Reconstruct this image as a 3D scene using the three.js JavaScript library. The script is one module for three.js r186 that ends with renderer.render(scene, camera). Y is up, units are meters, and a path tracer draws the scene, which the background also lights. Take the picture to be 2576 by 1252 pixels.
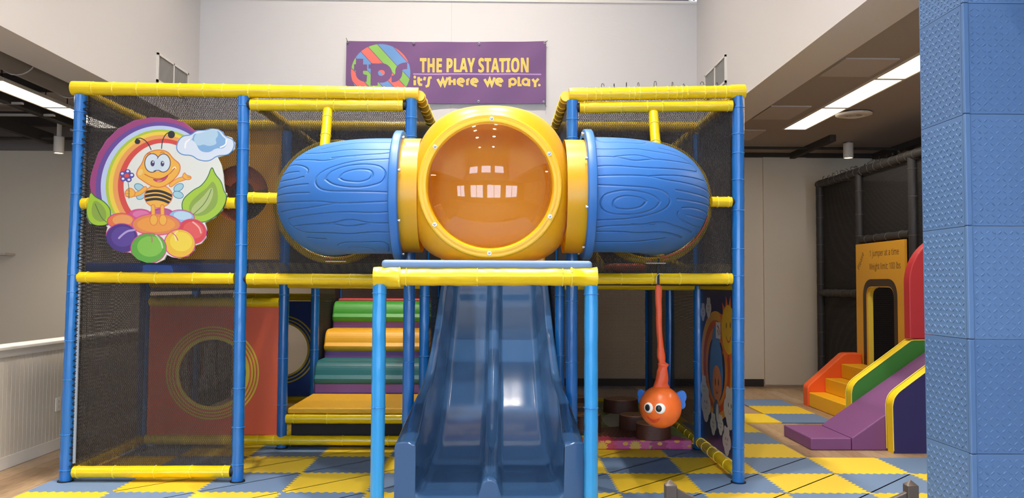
import * as THREE from 'three';
import { mergeGeometries } from 'three/addons/utils/BufferGeometryUtils.js';
import { RoundedBoxGeometry } from 'three/addons/geometries/RoundedBoxGeometry.js';
import { RectAreaLightUniformsLib } from 'three/addons/lights/RectAreaLightUniformsLib.js';

// ---------------------------------------------------------------- camera, sky, exposure
const scene = new THREE.Scene();
const camera = new THREE.PerspectiveCamera(34.065, 2576 / 1252, 0.05, 100);
camera.position.set(0, 1.5, 0);
camera.rotation.order = 'YXZ';
camera.rotation.set(0.0442295, -0.0144575, 0.0052028);
const renderer = new THREE.WebGLRenderer({ antialias: true });
renderer.toneMapping = THREE.LinearToneMapping;
renderer.toneMappingExposure = 1.0;
renderer.shadowMap.enabled = true;
RectAreaLightUniformsLib.init();
scene.background = new THREE.Color(0.62, 0.78, 1.0);   // daylight outside the front windows
scene.backgroundIntensity = 12.5;
const LAMP_CD = 112, LAMP_COL = new THREE.Color(1.0, 0.9, 0.79);       // round lamps in the high ceiling
const TROFFER_L = 15, TROFFER_COL = new THREE.Color(1.0, 0.88, 0.74);   // long panels in the low ceiling

// ---------------------------------------------------------------- helpers
let seed = 7;
const rnd = () => { seed = (seed * 1664525 + 1013904223) >>> 0; return seed / 4294967296; };
const rr = (a, b) => a + (b - a) * rnd();
const V = (x, y, z) => new THREE.Vector3(x, y, z);
const taken = {};
function numbered(n) { if (!(n in taken)) { taken[n] = 0; return n; } taken[n]++; return n + '_' + String(taken[n]).padStart(3, '0'); }
function mat(color, roughness = 0.5, o = {}) {
  return new THREE.MeshPhysicalMaterial({ color: new THREE.Color(color), roughness, metalness: 0, ...o });
}
function tag(o, label, category, group) { o.userData.label = label; o.userData.category = category; if (group) o.userData.group = group; return o; }
function part(name, geo, m, parent, pos, label) {
  const o = new THREE.Mesh(geo, m); o.name = name; o.castShadow = o.receiveShadow = true;
  if (pos) o.position.set(...pos); if (label) o.userData.label = label; parent.add(o); return o;
}
function thing(name, label, category, pos = [0, 0, 0], group) {
  const o = new THREE.Group(); o.name = numbered(name); o.position.set(...pos); scene.add(o); return tag(o, label, category, group);
}
function single(name, geo, m, label, category, pos, group) {
  const o = part(numbered(name), geo, m, scene, pos); return tag(o, label, category, group);
}
function struct(name, geo, m, pos) { const o = part(numbered(name), geo, m, scene, pos); o.userData.kind = 'structure'; return o; }
const box = (w, h, d, x = 0, y = 0, z = 0) => new THREE.BoxGeometry(w, h, d).translate(x, y, z);
const span = (x0, x1, y0, y1, z0, z1) => box(Math.abs(x1 - x0), Math.abs(y1 - y0), Math.abs(z1 - z0), (x0 + x1) / 2, (y0 + y1) / 2, (z0 + z1) / 2);
const rspan = (x0, x1, y0, y1, z0, z1, r = 0.02, s = 3) => new RoundedBoxGeometry(Math.abs(x1 - x0), Math.abs(y1 - y0), Math.abs(z1 - z0), s, r).translate((x0 + x1) / 2, (y0 + y1) / 2, (z0 + z1) / 2);
const cyl = (r, h, n = 24, r2 = r) => new THREE.CylinderGeometry(r2, r, h, n);
function merge(list) { return mergeGeometries(list.map((g) => { const q = g.index ? g.toNonIndexed() : g; for (const k of Object.keys(q.attributes)) if (!['position', 'normal', 'uv'].includes(k)) q.deleteAttribute(k); return q; })); }
const UP = V(0, 1, 0);
function align(o, A, B) { o.position.copy(A).add(B).multiplyScalar(0.5); o.quaternion.setFromUnitVectors(UP, B.clone().sub(A).normalize()); return o; }
function polyShape(pts) { return new THREE.Shape(pts.map((p) => new THREE.Vector2(p[0], p[1]))); }
function extrude(shape, depth, bevel = 0, curve = 12) {
  return new THREE.ExtrudeGeometry(shape, { depth: depth - 2 * bevel, bevelEnabled: bevel > 0, bevelThickness: bevel, bevelSize: bevel, bevelOffset: -bevel, bevelSegments: 2, curveSegments: curve }).translate(0, 0, bevel);
}
function hash(x, y) { const s = Math.sin(x * 127.1 + y * 311.7) * 43758.5453; return s - Math.floor(s); }
function noise(x, y) {
  const i = Math.floor(x), j = Math.floor(y), u = x - i, v = y - j, a = u * u * (3 - 2 * u), b = v * v * (3 - 2 * v);
  return (hash(i, j) * (1 - a) + hash(i + 1, j) * a) * (1 - b) + (hash(i, j + 1) * (1 - a) + hash(i + 1, j + 1) * a) * b;
}
function tnoise(u, v, f) {   // tiles over 0..1
  const x = u * f, y = v * f, i = Math.floor(x), j = Math.floor(y), a = x - i, b = y - j, s = a * a * (3 - 2 * a), t = b * b * (3 - 2 * b), w = (p, q) => hash(((p % f) + f) % f, ((q % f) + f) % f);
  return (w(i, j) * (1 - s) + w(i + 1, j) * s) * (1 - t) + (w(i, j + 1) * (1 - s) + w(i + 1, j + 1) * s) * t;
}
function dataTex(n, m, fn, srgb, repeat) {
  const d = new Uint8Array(n * m * 4);
  for (let j = 0; j < m; j++) for (let i = 0; i < n; i++) { const c = fn(i / n, j / m), k = 4 * (j * n + i); for (let q = 0; q < 3; q++) d[k + q] = Math.max(0, Math.min(255, Math.round(255 * c[q]))); d[k + 3] = 255; }
  const t = new THREE.DataTexture(d, n, m); t.wrapS = t.wrapT = THREE.RepeatWrapping; t.magFilter = t.minFilter = THREE.LinearFilter;
  if (srgb) t.colorSpace = THREE.SRGBColorSpace; if (repeat) t.repeat.set(repeat[0], repeat[1]); t.needsUpdate = true; return t;
}
function canvasTex(w, h, draw, srgb = true) {
  const c = document.createElement('canvas'); c.width = w; c.height = h; const g = c.getContext('2d'); draw(g, w, h);
  const t = new THREE.CanvasTexture(c); if (srgb) t.colorSpace = THREE.SRGBColorSpace; t.magFilter = THREE.LinearFilter; return t;
}
const grain = dataTex(128, 128, (u, v) => { const s = 0.35 * tnoise(u, v, 64) + 0.35 * tnoise(u, v, 32) + 0.3 * tnoise(u, v, 16); return [s, s, s]; }, false, [4, 4]);
const fineBump = (s, f = 4) => { const t = grain.clone(); t.repeat.set(f, f); t.needsUpdate = true; return { bumpMap: t, bumpScale: s }; };

// ---------------------------------------------------------------- materials
const M = {
  yellow: mat('#e6c206', 0.28, { clearcoat: 0.25, clearcoatRoughness: 0.2 }),
  yellowTie: mat('#f7e14c', 0.4),
  blue: mat('#1a6ab6', 0.26, { clearcoat: 0.35, clearcoatRoughness: 0.2 }),
  blueNew: mat('#2a8fd2', 0.28, { clearcoat: 0.35, clearcoatRoughness: 0.2 }),
  blueTie: mat('#2a7fc8', 0.35),
  black: mat('#0d0d0f', 0.6), steel: mat('#b9bcc0', 0.3, { metalness: 0.9 }),
  wallWarm: mat('#dedad7', 0.9, fineBump(0.0006, 3)), wallBeige: mat('#d6c8b2', 0.9, fineBump(0.0006, 3)), wallGrey: mat('#c9bdb2', 0.9, fineBump(0.0006, 3)),
  ceilDark: mat('#a1978d', 0.95), ceilOpen: mat('#bab1a9', 0.95), joist: mat('#36322f', 0.9), duct: mat('#77706a', 0.6), tee: mat('#a09890', 0.8),
  white: mat('#ece8e0', 0.5), cream: mat('#d9d0c2', 0.7), trimDark: mat('#2a2623', 0.7),
  domeYellow: mat('#f2b406', 0.34, { transmission: 0.28, thickness: 0 }),
  
  slideBlue: mat('#35567f', 0.06),
  padBlue: mat('#6b8ab4', 0.45, fineBump(0.0004, 6)),
  orangePanel: mat('#e45f36', 0.45), bluePanel: mat('#1c4a9a', 0.45), ringYellow: mat('#e5c93a', 0.5),
  green: mat('#3f9a2c', 0.42, fineBump(0.0006, 5)), rollYellow: mat('#e8a81a', 0.42, fineBump(0.0006, 5)), teal: mat('#1f6b70', 0.42, fineBump(0.0006, 5)), purple: mat('#8a5799', 0.5, fineBump(0.0006, 5)), red: mat('#c43a3f', 0.45),
  softPurple: mat('#7d4b80', 0.42, fineBump(0.0006, 5)), softYellow: mat('#e8ab12', 0.45, fineBump(0.0006, 5)), softLemon: mat('#f2cf16', 0.45), softOrange: mat('#ec5f22', 0.45), softGreen: mat('#3f8a35', 0.45), softNavy: mat('#2b2760', 0.5), softRed: mat('#c53136', 0.45),
  ballOrange: mat('#f0702c', 0.33, { clearcoat: 0.2 }), finBlue: mat('#3b77cf', 0.35), deckBlack: mat('#26221f', 0.8), matYellow: mat('#eab01c', 0.45, fineBump(0.0006, 5)),
  darkPad: mat('#2a2828', 0.6), darkPadTie: mat('#5b5652', 0.6), bench: mat('#4a4038', 0.45), eva: mat('#5b84bd', 0.5, fineBump(0.0004, 8)),
  brown: mat('#3b2621', 0.45), lampGlow: mat('#fff4e2', 0.5, { emissive: new THREE.Color('#ffefd6'), emissiveIntensity: 6 }), trofferGlow: mat('#fff8ee', 0.5, { emissive: new THREE.Color('#fff3e2'), emissiveIntensity: 3.2 }),
};
// knotless netting: alpha cut lattice of twine
function netTex(cells, w) {
  return dataTex(256, 256, (u, v) => {
    const x = u * cells, y = v * cells, wob = 0.12 * Math.sin(y * 2 * Math.PI);
    const a = Math.abs(((x + y * 0.5 + wob) % 1 + 1) % 1 - 0.5), b = Math.abs(((x - y * 0.5 - wob) % 1 + 1) % 1 - 0.5);
    const d = Math.min(a, b); const k = Math.max(0, Math.min(1, (w - d) / 0.05 + 0.5)); return [k, k, k];
  }, false);
}
const netFineT = netTex(8, 0.16), netWideT = netTex(8, 0.085), netDenseT = netTex(8, 0.26);
function netMat(t, tile, color, o = {}) { const q = t.clone(); q.repeat.set(1 / tile, 1 / tile); q.needsUpdate = true; return new THREE.MeshStandardMaterial({ color: new THREE.Color(color), roughness: 0.8, alphaMap: q, transparent: true, side: THREE.DoubleSide, ...o }); }
M.net = netMat(netFineT, 0.115, '#2a2625'); M.netSide = netMat(netTex(8, 0.2), 0.115, '#2e2927'); M.netTop = netMat(netWideT, 0.2, '#1b1918'); M.netDense = netMat(netDenseT, 0.115, '#2a2522'); M.netTan = netMat(netFineT, 0.13, '#8a7a52'); M.netOrange = netMat(netDenseT, 0.14, '#d0641f');

// ---------------------------------------------------------------- room shell
const WL = -3.89, WR = 2.54, WB = -10.4, WF = 3.0, SOF = 3.49, WTOP = 8.2;   // high well over the play frame
const RX0 = -8.6, RX1 = 6.8, RZ0 = -12.2, RZ1 = 4.2;
const woodTex = dataTex(256, 512, (u, v) => {
  const g = tnoise(u, v * 0.25, 64) * 0.5 + tnoise(u, v, 16) * 0.3 + tnoise(u, v, 4) * 0.2, s = 0.78 + 0.34 * g; return [0.70 * s, 0.60 * s, 0.48 * s];
}, true);
const floor = struct('floor', span(RX0 - 0.2, RX1 + 0.2, -0.2, -0.012, RZ0 - 0.2, RZ1 + 0.2), mat('#6f6055', 0.6));
const plankMats = [0, 1, 2, 3].map((k) => mat(['#ffffff', '#f1ebe4', '#e6dcd2', '#fbf4ea'][k], 0.42, { map: (() => { const t = woodTex.clone(); t.offset.set(k * 0.27, k * 0.41); t.needsUpdate = true; return t; })() }));
const plankG = [1.218, 0.62].map((L) => new THREE.BoxGeometry(0.178, 0.012, L));
function planks(x0, x1, z0, z1) {
  for (let x = x0 + 0.09; x < x1; x += 0.18) { let z = z0 + (rnd() < 0.5 ? 0.62 : 0.31) - 0.31; let first = rnd() < 0.5;
    while (z > z1) { const g = first ? 1 : 0, L = first ? 0.622 : 1.22; part('plank', plankG[g], plankMats[Math.floor(rnd() * 4)], floor, [x, -0.006, z - L / 2]); z -= L; first = false; } }
}
planks(-3.96, -3.2, -4.6, -11.6); planks(2.0, 5.2, -6.8, -11.9); planks(5.2, 6.6, -6.5, -11.9);

// far wall, side walls, wall behind the camera with its windows
const wallFar = struct('wall_far', span(RX0, RX1, 0, 3.7, RZ0 - 0.2, RZ0), M.wallBeige);
part('wall_panel', span(3.97, 4.62, 0.03, 3.5, RZ0, RZ0 + 0.035), M.wallBeige, wallFar); part('baseboard', span(3.2, 3.96, 0, 0.11, RZ0, RZ0 + 0.015), M.trimDark, wallFar); part('baseboard', span(-1.5, 3.0, 0, 0.11, RZ0, RZ0 + 0.015), M.trimDark, wallFar);
part('shelf', span(-8.5, -7.22, 1.9, 1.93, RZ0, RZ0 + 0.25), M.wallGrey, wallFar);
struct('wall_left', span(RX0 - 0.2, RX0, 0, 3.7, RZ0, RZ1), M.wallGrey); struct('wall_right', span(RX1, RX1 + 0.2, 0, 3.7, RZ0, RZ1), M.wallBeige);
{
  const wins = [[-6.6, -4.6], [-3.4, -1.2], [-0.6, 1.6], [2.4, 4.8]], y0 = 0.8, y1 = 2.9; const g = []; let x = RX0;
  for (const [a, b] of wins) { g.push(span(x, a, 0, 3.7, RZ1, RZ1 + 0.2)); g.push(span(a, b, 0, y0, RZ1, RZ1 + 0.2)); g.push(span(a, b, y1, 3.7, RZ1, RZ1 + 0.2)); x = b; }
  g.push(span(x, RX1, 0, 3.7, RZ1, RZ1 + 0.2)); struct('wall_front', merge(g), M.wallWarm);
  const glass = new THREE.MeshPhysicalMaterial({ color: 0xffffff, roughness: 0.02, transmission: 1, thickness: 0 });
  wins.forEach(([a, b], i) => { const w = struct('window_' + (i + 1), merge([span(a, b, y0, y0 + 0.05, RZ1 + 0.05, RZ1 + 0.13), span(a, b, y1 - 0.05, y1, RZ1 + 0.05, RZ1 + 0.13), span(a, a + 0.05, y0, y1, RZ1 + 0.05, RZ1 + 0.13), span(b - 0.05, b, y0, y1, RZ1 + 0.05, RZ1 + 0.13), span((a + b) / 2 - 0.03, (a + b) / 2 + 0.03, y0, y1, RZ1 + 0.05, RZ1 + 0.13)]), M.white); part('pane', span(a + 0.05, b - 0.05, y0 + 0.05, y1 - 0.05, RZ1 + 0.085, RZ1 + 0.095), glass, w); });
  // high windows of the well, towards the street
  const cw = [[-3.3, -1.9], [-1.4, 0.0], [0.5, 1.9]], c0 = 4.5, c1 = 5.7; const h = []; x = WL - 0.43;
  for (const [a, b] of cw) { h.push(span(x, a, SOF, WTOP, WF, WF + 0.2)); h.push(span(a, b, SOF, c0, WF, WF + 0.2)); h.push(span(a, b, c1, WTOP, WF, WF + 0.2)); x = b; }
  h.push(span(x, WR + 0.43, SOF, WTOP, WF, WF + 0.2)); struct('wall_well_front', merge(h), M.wallWarm);
  cw.forEach(([a, b], i) => { const w = struct('window_' + (i + 5), merge([span(a, b, c0, c0 + 0.05, WF + 0.05, WF + 0.13), span(a, b, c1 - 0.05, c1, WF + 0.05, WF + 0.13), span(a, a + 0.05, c0, c1, WF + 0.05, WF + 0.13), span(b - 0.05, b, c0, c1, WF + 0.05, WF + 0.13)]), M.white); part('pane', span(a + 0.05, b - 0.05, c0 + 0.05, c1 - 0.05, WF + 0.085, WF + 0.095), glass, w); });
}
// the well: drywall hanging down to the soffits
struct('wall_well_left', span(WL - 0.43, WL, SOF, WTOP, WB, WF), M.wallWarm); struct('wall_well_right', span(WR, WR + 0.43, SOF, WTOP, WB, WF), M.wallWarm);
const wb = struct('wall_well_back', span(WL - 0.43, WR + 0.43, SOF, 5.17, WB - 0.2, WB), M.wallWarm);
part('sill', span(WL, WR, 5.17, 5.2, WB - 0.2, WB + 0.012), M.white, wb);
part('joint_strip', span(-0.652, -0.646, SOF, 5.17, WB, WB + 0.002), mat('#cfc8c1', 0.9), wb);
{ const w = struct('window_8', merge([span(WL, WR, 5.2, 5.23, WB - 0.12, WB - 0.05), span(-0.38, -0.33, 5.2, WTOP, WB - 0.12, WB - 0.04), span(1.0, 1.05, 5.2, WTOP, WB - 0.12, WB - 0.04), span(2.45, 2.5, 5.2, WTOP, WB - 0.12, WB - 0.04)]), M.white); part('pane', span(WL, WR, 5.22, WTOP, WB - 0.1, WB - 0.08), mat('#3b2f3f', 0.1), w); }
struct('ceiling_well', span(WL - 0.43, WR + 0.43, WTOP, WTOP + 0.2, WB - 0.2, WF + 0.2), M.wallWarm);
// low dark ceiling round the well
const CH = 3.505, CHL = 3.95;
struct('ceiling', span(RX0, WL - 0.4, CHL, CHL + 0.2, RZ0, RZ1), M.ceilOpen); struct('trim_3', span(RX0, WL - 0.4, 3.47, CHL, RZ0, RZ0 + 0.12), M.duct); struct('wall_left_top', merge([span(RX0 - 0.2, RX0, 3.7, 4.2, RZ0, RZ1), span(RX0, WL - 0.4, 3.7, 4.2, RZ0 - 0.2, RZ0), span(RX0, WL - 0.4, 3.7, 4.2, RZ1, RZ1 + 0.2), span(WL - 0.43, WL - 0.4, 3.5, 4.2, RZ0, RZ1)]), M.duct); struct('ceiling', span(WR + 0.4, RX1, CH, CH + 0.2, RZ0, RZ1), M.ceilDark);
struct('ceiling', span(WL - 0.4, WR + 0.4, CH, CH + 0.2, RZ0, WB - 0.2), M.ceilDark); struct('ceiling', span(WL - 0.4, WR + 0.4, CH, CH + 0.2, WF + 0.2, RZ1), M.ceilDark);
{
  const jl = struct('trim_1', merge([span(-5.5, -5.42, 3.47, 3.62, -12.1, -4), span(-6.46, -6.38, 3.47, 3.62, -11.6, -4), span(-7.2, -7.1, 3.47, 3.62, -11.2, -4), span(RX0, -4.33, 3.7, 3.9, -11.5, -11.42), span(RX0, -4.33, 3.7, 3.9, -9.4, -9.32), span(RX0, -4.33, 3.7, 3.9, -7.3, -7.22)]), M.joist);
  part('duct', new THREE.CylinderGeometry(0.19, 0.19, 8.6, 20).rotateX(Math.PI / 2).translate(-4.6, 3.66, -7.7), M.duct, jl); for (let k = 0; k < 9; k++) part('duct_band', new THREE.TorusGeometry(0.193, 0.008, 6, 24), M.tee, jl, [-4.6, 3.66, -11.5 + k * 0.95]);
  part('tee', span(RX0, -5.3, 3.47, 3.495, -9.02, -8.99), M.tee, jl); part('tee', span(RX0, -5.3, 3.47, 3.495, -9.66, -9.62), M.tee, jl); part('tee', span(-5.6, -4.9, 3.47, 3.5, -10.6, -10.56), M.tee, jl);
  part('pipe', cyl(0.02, 4.2).rotateZ(Math.PI / 2).translate(-6.45, 3.5, -11.3), M.joist, jl);
  const jr = struct('trim_2', merge([span(4.35, 4.43, 3.42, CH, -12.1, -10.6), span(3.2, 3.28, 3.42, CH, -12.1, -11.0), span(WR + 0.43, RX1, 3.45, CH, -12.2, -12.08), span(5.6, 5.7, 3.42, CH, -12.1, -8)]), M.joist);
  part('pipe', cyl(0.02, 3.5).rotateZ(Math.PI / 2).translate(4.9, 3.46, -11.4), M.joist, jr); for (const [a, b, c, d] of [[3.0, 3.45, -9.6, -8.9], [3.0, 3.4, -11, -10.3], [3.02, 3.5, -7.6, -7.0]]) part('ceiling_tile', span(a, b, CH - 0.012, CH, c, d), M.ceilOpen, jr);
}
// half wall with beadboard on the left
{
  const hw = struct('wall_half', span(-4.12, -3.985, 0, 0.955, -12.2, -3.8), M.cream); const bg = new THREE.BoxGeometry(0.012, 0.8, 0.052);
  for (let z = -3.9; z > -9.6; z -= 0.058) part('bead_board', bg, M.cream, hw, [-3.978, 0.5, z]);
  part('cap', rspan(-4.16, -3.94, 0.955, 0.985, -12.2, -3.8, 0.008), M.white, hw); part('rail_trim', span(-3.985, -3.962, 0.9, 0.955, -12.2, -3.8), M.white, hw); part('baseboard', span(-3.985, -3.966, 0, 0.1, -12.2, -3.8), M.white, hw);
}
{ const o = thing('wall_outlet', 'white electrical outlet plate on the beadboard half wall', 'outlet', [-3.968, 0.41, -7.41]); part('plate', rspan(0, 0.008, -0.06, 0.06, -0.04, 0.04, 0.003), M.white, o); for (const y of [-0.022, 0.022]) part('socket', rspan(0.006, 0.0105, y - 0.014, y + 0.014, -0.016, 0.016, 0.002), M.cream, o); }

// ---------------------------------------------------------------- lamps
function lamp(x, z) {
  const o = thing('ceiling_lamp', 'round recessed lamp in the high white ceiling', 'lamp', [x, WTOP, z], 'round lamps of the high ceiling');
  part('trim', new THREE.TorusGeometry(0.15, 0.02, 8, 32).rotateX(Math.PI / 2), M.white, o); part('lamp_glow', cyl(0.14, 0.02), M.lampGlow, o, [0, -0.01, 0]);
  const s = new THREE.SpotLight(LAMP_COL, LAMP_CD, 0, 0.9, 1, 2); s.position.set(x, WTOP - 0.04, z); s.target.position.set(x, 0, z); s.castShadow = true; s.shadow.radius = 7; s.name = 'lamp'; scene.add(s, s.target);
}
for (const z of [-8.4, -5.0, -2.4, 0.6]) for (const x of [-1.6, 0.3]) lamp(x, z);
function troffer(x, z0, z1, label) {
  const o = thing('ceiling_light', label, 'ceiling light', [x, SOF, (z0 + z1) / 2], 'long ceiling lights'); const L = Math.abs(z1 - z0), w = 0.29;
  part('frame', merge([box(0.02, 0.03, L, -w / 2, 0.015, 0), box(0.02, 0.03, L, w / 2, 0.015, 0), box(w, 0.03, 0.015, 0, 0.015, -L / 2 + 0.008), box(w, 0.03, 0.015, 0, 0.015, L / 2 - 0.008), box(w, 0.008, L, 0, 0.032, 0)]), M.cream, o); if (x < 0) for (const q of [-0.4, 0.4]) part('hanger', cyl(0.006, CHL - SOF - 0.03), M.joist, o, [0, (CHL - SOF + 0.03) / 2, q]);
  part('diffuser', box(w - 0.03, 0.012, L - 0.03, 0, 0.012, 0), M.trofferGlow, o);
  const r = new THREE.RectAreaLight(TROFFER_COL, TROFFER_L, w - 0.03, L - 0.03); r.position.set(x, SOF - 0.004, (z0 + z1) / 2); r.rotation.x = -Math.PI / 2; r.name = 'troffer'; scene.add(r);
}
const nth = ['nearest the far wall', 'second from the far wall', 'third from the far wall', 'fourth from the far wall', 'farthest from the far wall'];
for (let k = 0; k < 5; k++) troffer(-5.07, -10.5 + k * 1.25, -10.5 + k * 1.25 + 1.23, 'long panel light in the row past the half wall, ' + nth[k]);
for (let k = 0; k < 4; k++) troffer(3.73, -10.2 + k * 1.27, -10.2 + k * 1.27 + 1.25, 'long panel light in the row above the purple slide, ' + nth[k]);
function downlight(x, z, y, h, label) {
  const o = thing('downlight', label, 'lamp', [x, y, z]); part('housing', new THREE.LatheGeometry([[0, h], [0.065, h], [0.066, h - 0.01], [0.066, 0.004], [0.06, 0], [0.055, 0.004], [0.055, 0.03], [0, 0.03]].map((p) => new THREE.Vector2(...p)), 32), M.cream, o);
  part('lamp_glow', cyl(0.053, 0.008), M.lampGlow, o, [0, 0.012, 0]); const top = x < 0 ? CHL : CH; part('stem', cyl(0.03, top - y - h), M.cream, o, [0, (top - y + h) / 2, 0]);
  const s = new THREE.SpotLight(LAMP_COL, 6, 0, 0.9, 0.6, 2); s.position.set(x, y - 0.01, z); s.target.position.set(x, 0, z); s.castShadow = true; s.shadow.radius = 2.5; s.name = 'downlight'; scene.add(s, s.target);
}
downlight(4.82, -11.13, 3.28, 0.21, 'white cylinder downlight above the black netted frame'); downlight(-6.03, -11.1, 3.26, 0.23, 'white cylinder downlight above the grey wall past the half wall');
{ const o = thing('air_diffuser', 'round white air diffuser in the dark ceiling', 'vent', [4.07, 3.46, -9.24]); part('ring', new THREE.LatheGeometry([[0.1, 0.03], [0.12, 0], [0.2, 0.02], [0.2, 0.035], [0.1, 0.035]].map((p) => new THREE.Vector2(...p)), 40), M.white, o); for (const r of [0.03, 0.06, 0.09]) part('louver', new THREE.TorusGeometry(r, 0.008, 6, 28).rotateX(Math.PI / 2), M.cream, o, [0, 0.015, 0]); part('neck', cyl(0.1, CH - 3.46 - 0.035), M.trimDark, o, [0, (CH - 3.46 + 0.035) / 2, 0]); }
function wallVent(x, s, z0, z1, y0, y1, label) {
  const o = thing('wall_vent', label, 'vent', [x, y0, (z0 + z1) / 2]); const w = Math.abs(z1 - z0), h = y1 - y0, t = 0.025;
  part('frame', merge([box(0.02, t, w, 0, t / 2, 0), box(0.02, t, w, 0, h - t / 2, 0), box(0.02, h, t, 0, h / 2, -w / 2 + t / 2), box(0.02, h, t, 0, h / 2, w / 2 - t / 2), box(0.02, h, t, 0, h / 2, 0)]).translate(s * 0.01, 0, 0), M.white, o);
  part('backing', box(0.004, h - t, w - t, s * 0.002, h / 2, 0), mat('#3a3836', 0.8), o); const g = box(0.004, h - 2 * t, 0.011), g2 = mat('#a5a29d', 0.6);
  for (let z = -w / 2 + t + 0.012; z < w / 2 - t; z += 0.021) part('slat', g, g2, o, [s * 0.009, h / 2, z]);
}
wallVent(WL, 1, -10.02, -9.12, 3.77, 4.1, 'white slatted air grille on the high wall past the half wall'); wallVent(WR, -1, -9.94, -9.02, 3.79, 4.11, 'white slatted air grille on the high wall beside the blue column');

// ---------------------------------------------------------------- interlocking foam tiles
const T = 0.604, TX0 = -2.155, TZ0 = -5.893, TEETH = 10, TA = 0.011;
function toothed(flags) {   // flags: straight outer sides l r b f
  const pts = [], n = TEETH, st = T / n, e = st * 0.12;
  const edge = (flat) => { const q = []; for (let k = 0; k < n; k++) { const a = k * st; if (flat) q.push([a, 0]); else q.push([a + e, TA], [a + st / 2 - e, TA], [a + st / 2 + e, -TA], [a + st - e, -TA]); } return q; };
  const g = 0.0012, H = T / 2;
  for (const [t, d] of edge(flags.f)) pts.push([-H + t, -H + d + g]);
  for (const [t, d] of edge(flags.r)) pts.push([H + d - g, -H + t]);
  for (const [t, d] of edge(flags.b).reverse()) pts.push([-H + t, H + d - g]);
  for (const [t, d] of edge(flags.l).reverse()) pts.push([-H + d + g, -H + t]);
  return extrude(polyShape(pts), 0.015, 0.0022, 1).rotateX(-Math.PI / 2);
}
const tileBump = fineBump(0.0007, 10);
const tileCol = [[mat('#6883a6', 0.6, tileBump), mat('#637ea0', 0.6, tileBump), mat('#6d88ab', 0.6, tileBump)], [mat('#e6c42c', 0.6, tileBump), mat('#e0bc26', 0.6, tileBump), mat('#ebca38', 0.6, tileBump)]];
const tileGeo = {};
const has = (i, j) => (i >= -2 && i <= 6 && j >= -3 && j <= 6) || (i >= 7 && i <= 9 && j >= -3 && j <= 1) || (i === 7 && j >= 2 && j <= 4);
const foam = thing('foam_tile_floor', 'blue and yellow interlocking foam tile floor laid in a checkerboard', 'foam mat');
for (let i = -2; i <= 9; i++) for (let j = -3; j <= 6; j++) if (has(i, j)) {
  const fl = { l: !has(i - 1, j), r: !has(i + 1, j), b: !has(i, j + 1), f: !has(i, j - 1) }, key = JSON.stringify(fl);
  tileGeo[key] = tileGeo[key] || toothed(fl);
  part('foam_tile', tileGeo[key], tileCol[Math.abs(i + j) % 2][Math.floor(rnd() * 3)], foam, [TX0 + (i + 0.5) * T, 0, TZ0 - (j + 0.5) * T]);
}
{ // the strip that leads to the soft stairs
  const tg = (l, r, b, f) => { const fl = { l, r, b, f }, key = JSON.stringify(fl); return tileGeo[key] = tileGeo[key] || toothed(fl); };
  part('foam_tile', tg(true, false, true, true), tileCol[1][0], foam, [2.79, 0.0, -9.22]); part('foam_tile', tg(false, true, false, true), tileCol[0][1], foam, [2.79 + T, 0.0, -9.22]);
  part('foam_tile', tg(true, true, false, false), tileCol[1][1], foam, [2.79 + T, 0.0, -9.22 - T]); part('foam_tile', tg(true, true, true, false), tileCol[0][0], foam, [2.79 + T, 0.0, -9.22 - 2 * T]);
}

// ---------------------------------------------------------------- play frame: padded posts and rails
const PX = [-3.23, -1.968, -0.69, 0.549, 1.822], PZ = [-6.2, -7.45, -8.7, -9.95];
const frame = thing('play_frame', 'tall play frame of blue padded posts and yellow padded rails with black nets', 'play frame');
function sleeveGeo(L, r, sd, wrinkle = 0.0012) {
  const n = Math.max(2, Math.ceil(L / 0.035)), g = new THREE.CylinderGeometry(r, r, L, 24, n), p = g.attributes.position;
  for (let k = 0; k < p.count; k++) { const x = p.getX(k), y = p.getY(k), z = p.getZ(k), a = Math.atan2(z, x), q = Math.hypot(x, z); if (q < 1e-4) continue;
    const d = wrinkle * (2 * noise(y * 14 + sd * 7.1, Math.cos(a) * 1.6 + 3 * sd) - 1) + wrinkle * 0.9 * (2 * noise(y * 42 + sd, Math.sin(a) * 2.2 + sd) - 1); const f = (r + d) / r; p.setX(k, x * f); p.setZ(k, z * f); }
  g.computeVertexNormals(); return g;
}
const tieCache = {};
function tieGeo(r) { const k = r.toFixed(4); return tieCache[k] = tieCache[k] || merge([new THREE.TorusGeometry(r + 0.0012, 0.0032, 6, 28).rotateX(Math.PI / 2), box(0.009, 0.009, 0.007, 0, 0, r + 0.004)]); }
let sleeveNo = 0;
function bar(parent, name, A, B, r, m, tieM, ties, o = {}) {
  const a = V(...A), b = V(...B), L = a.distanceTo(b), s = part(name, sleeveGeo(L, r, ++sleeveNo, o.wrinkle), m, parent); align(s, a, b);
  const list = Array.isArray(ties) ? ties : Array.from({ length: Math.max(0, Math.round(L / (ties || 0.3))) }, (_, k, n = Math.max(1, Math.round(L / (ties || 0.3)))) => (k + 0.5 + rr(-0.18, 0.18)) / n);
  for (const t of list) { const q = part('cable_tie', tieGeo(r), tieM, s, [0, (t - 0.5) * L, 0]); q.rotation.y = o.tieTurn ?? rr(-0.5, 0.5); }
  for (const e of o.caps || []) part('end_cap', cyl(r * 0.82, 0.03), M.black, s, [0, e * (L / 2 + 0.012), 0]);
  return s;
}
const post = (x, z, y0, y1, m = M.blue, ties, r = 0.044, xt = x) => {
  const s = bar(frame, 'post', [x, y0, z], [xt, y1, z], r, m, M.blueTie, ties);
  part('foot', cyl(r + 0.012, 0.008, 32), M.black, s, [0, -(y1 - y0) / 2 + 0.004, 0]); return s;
};
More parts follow.
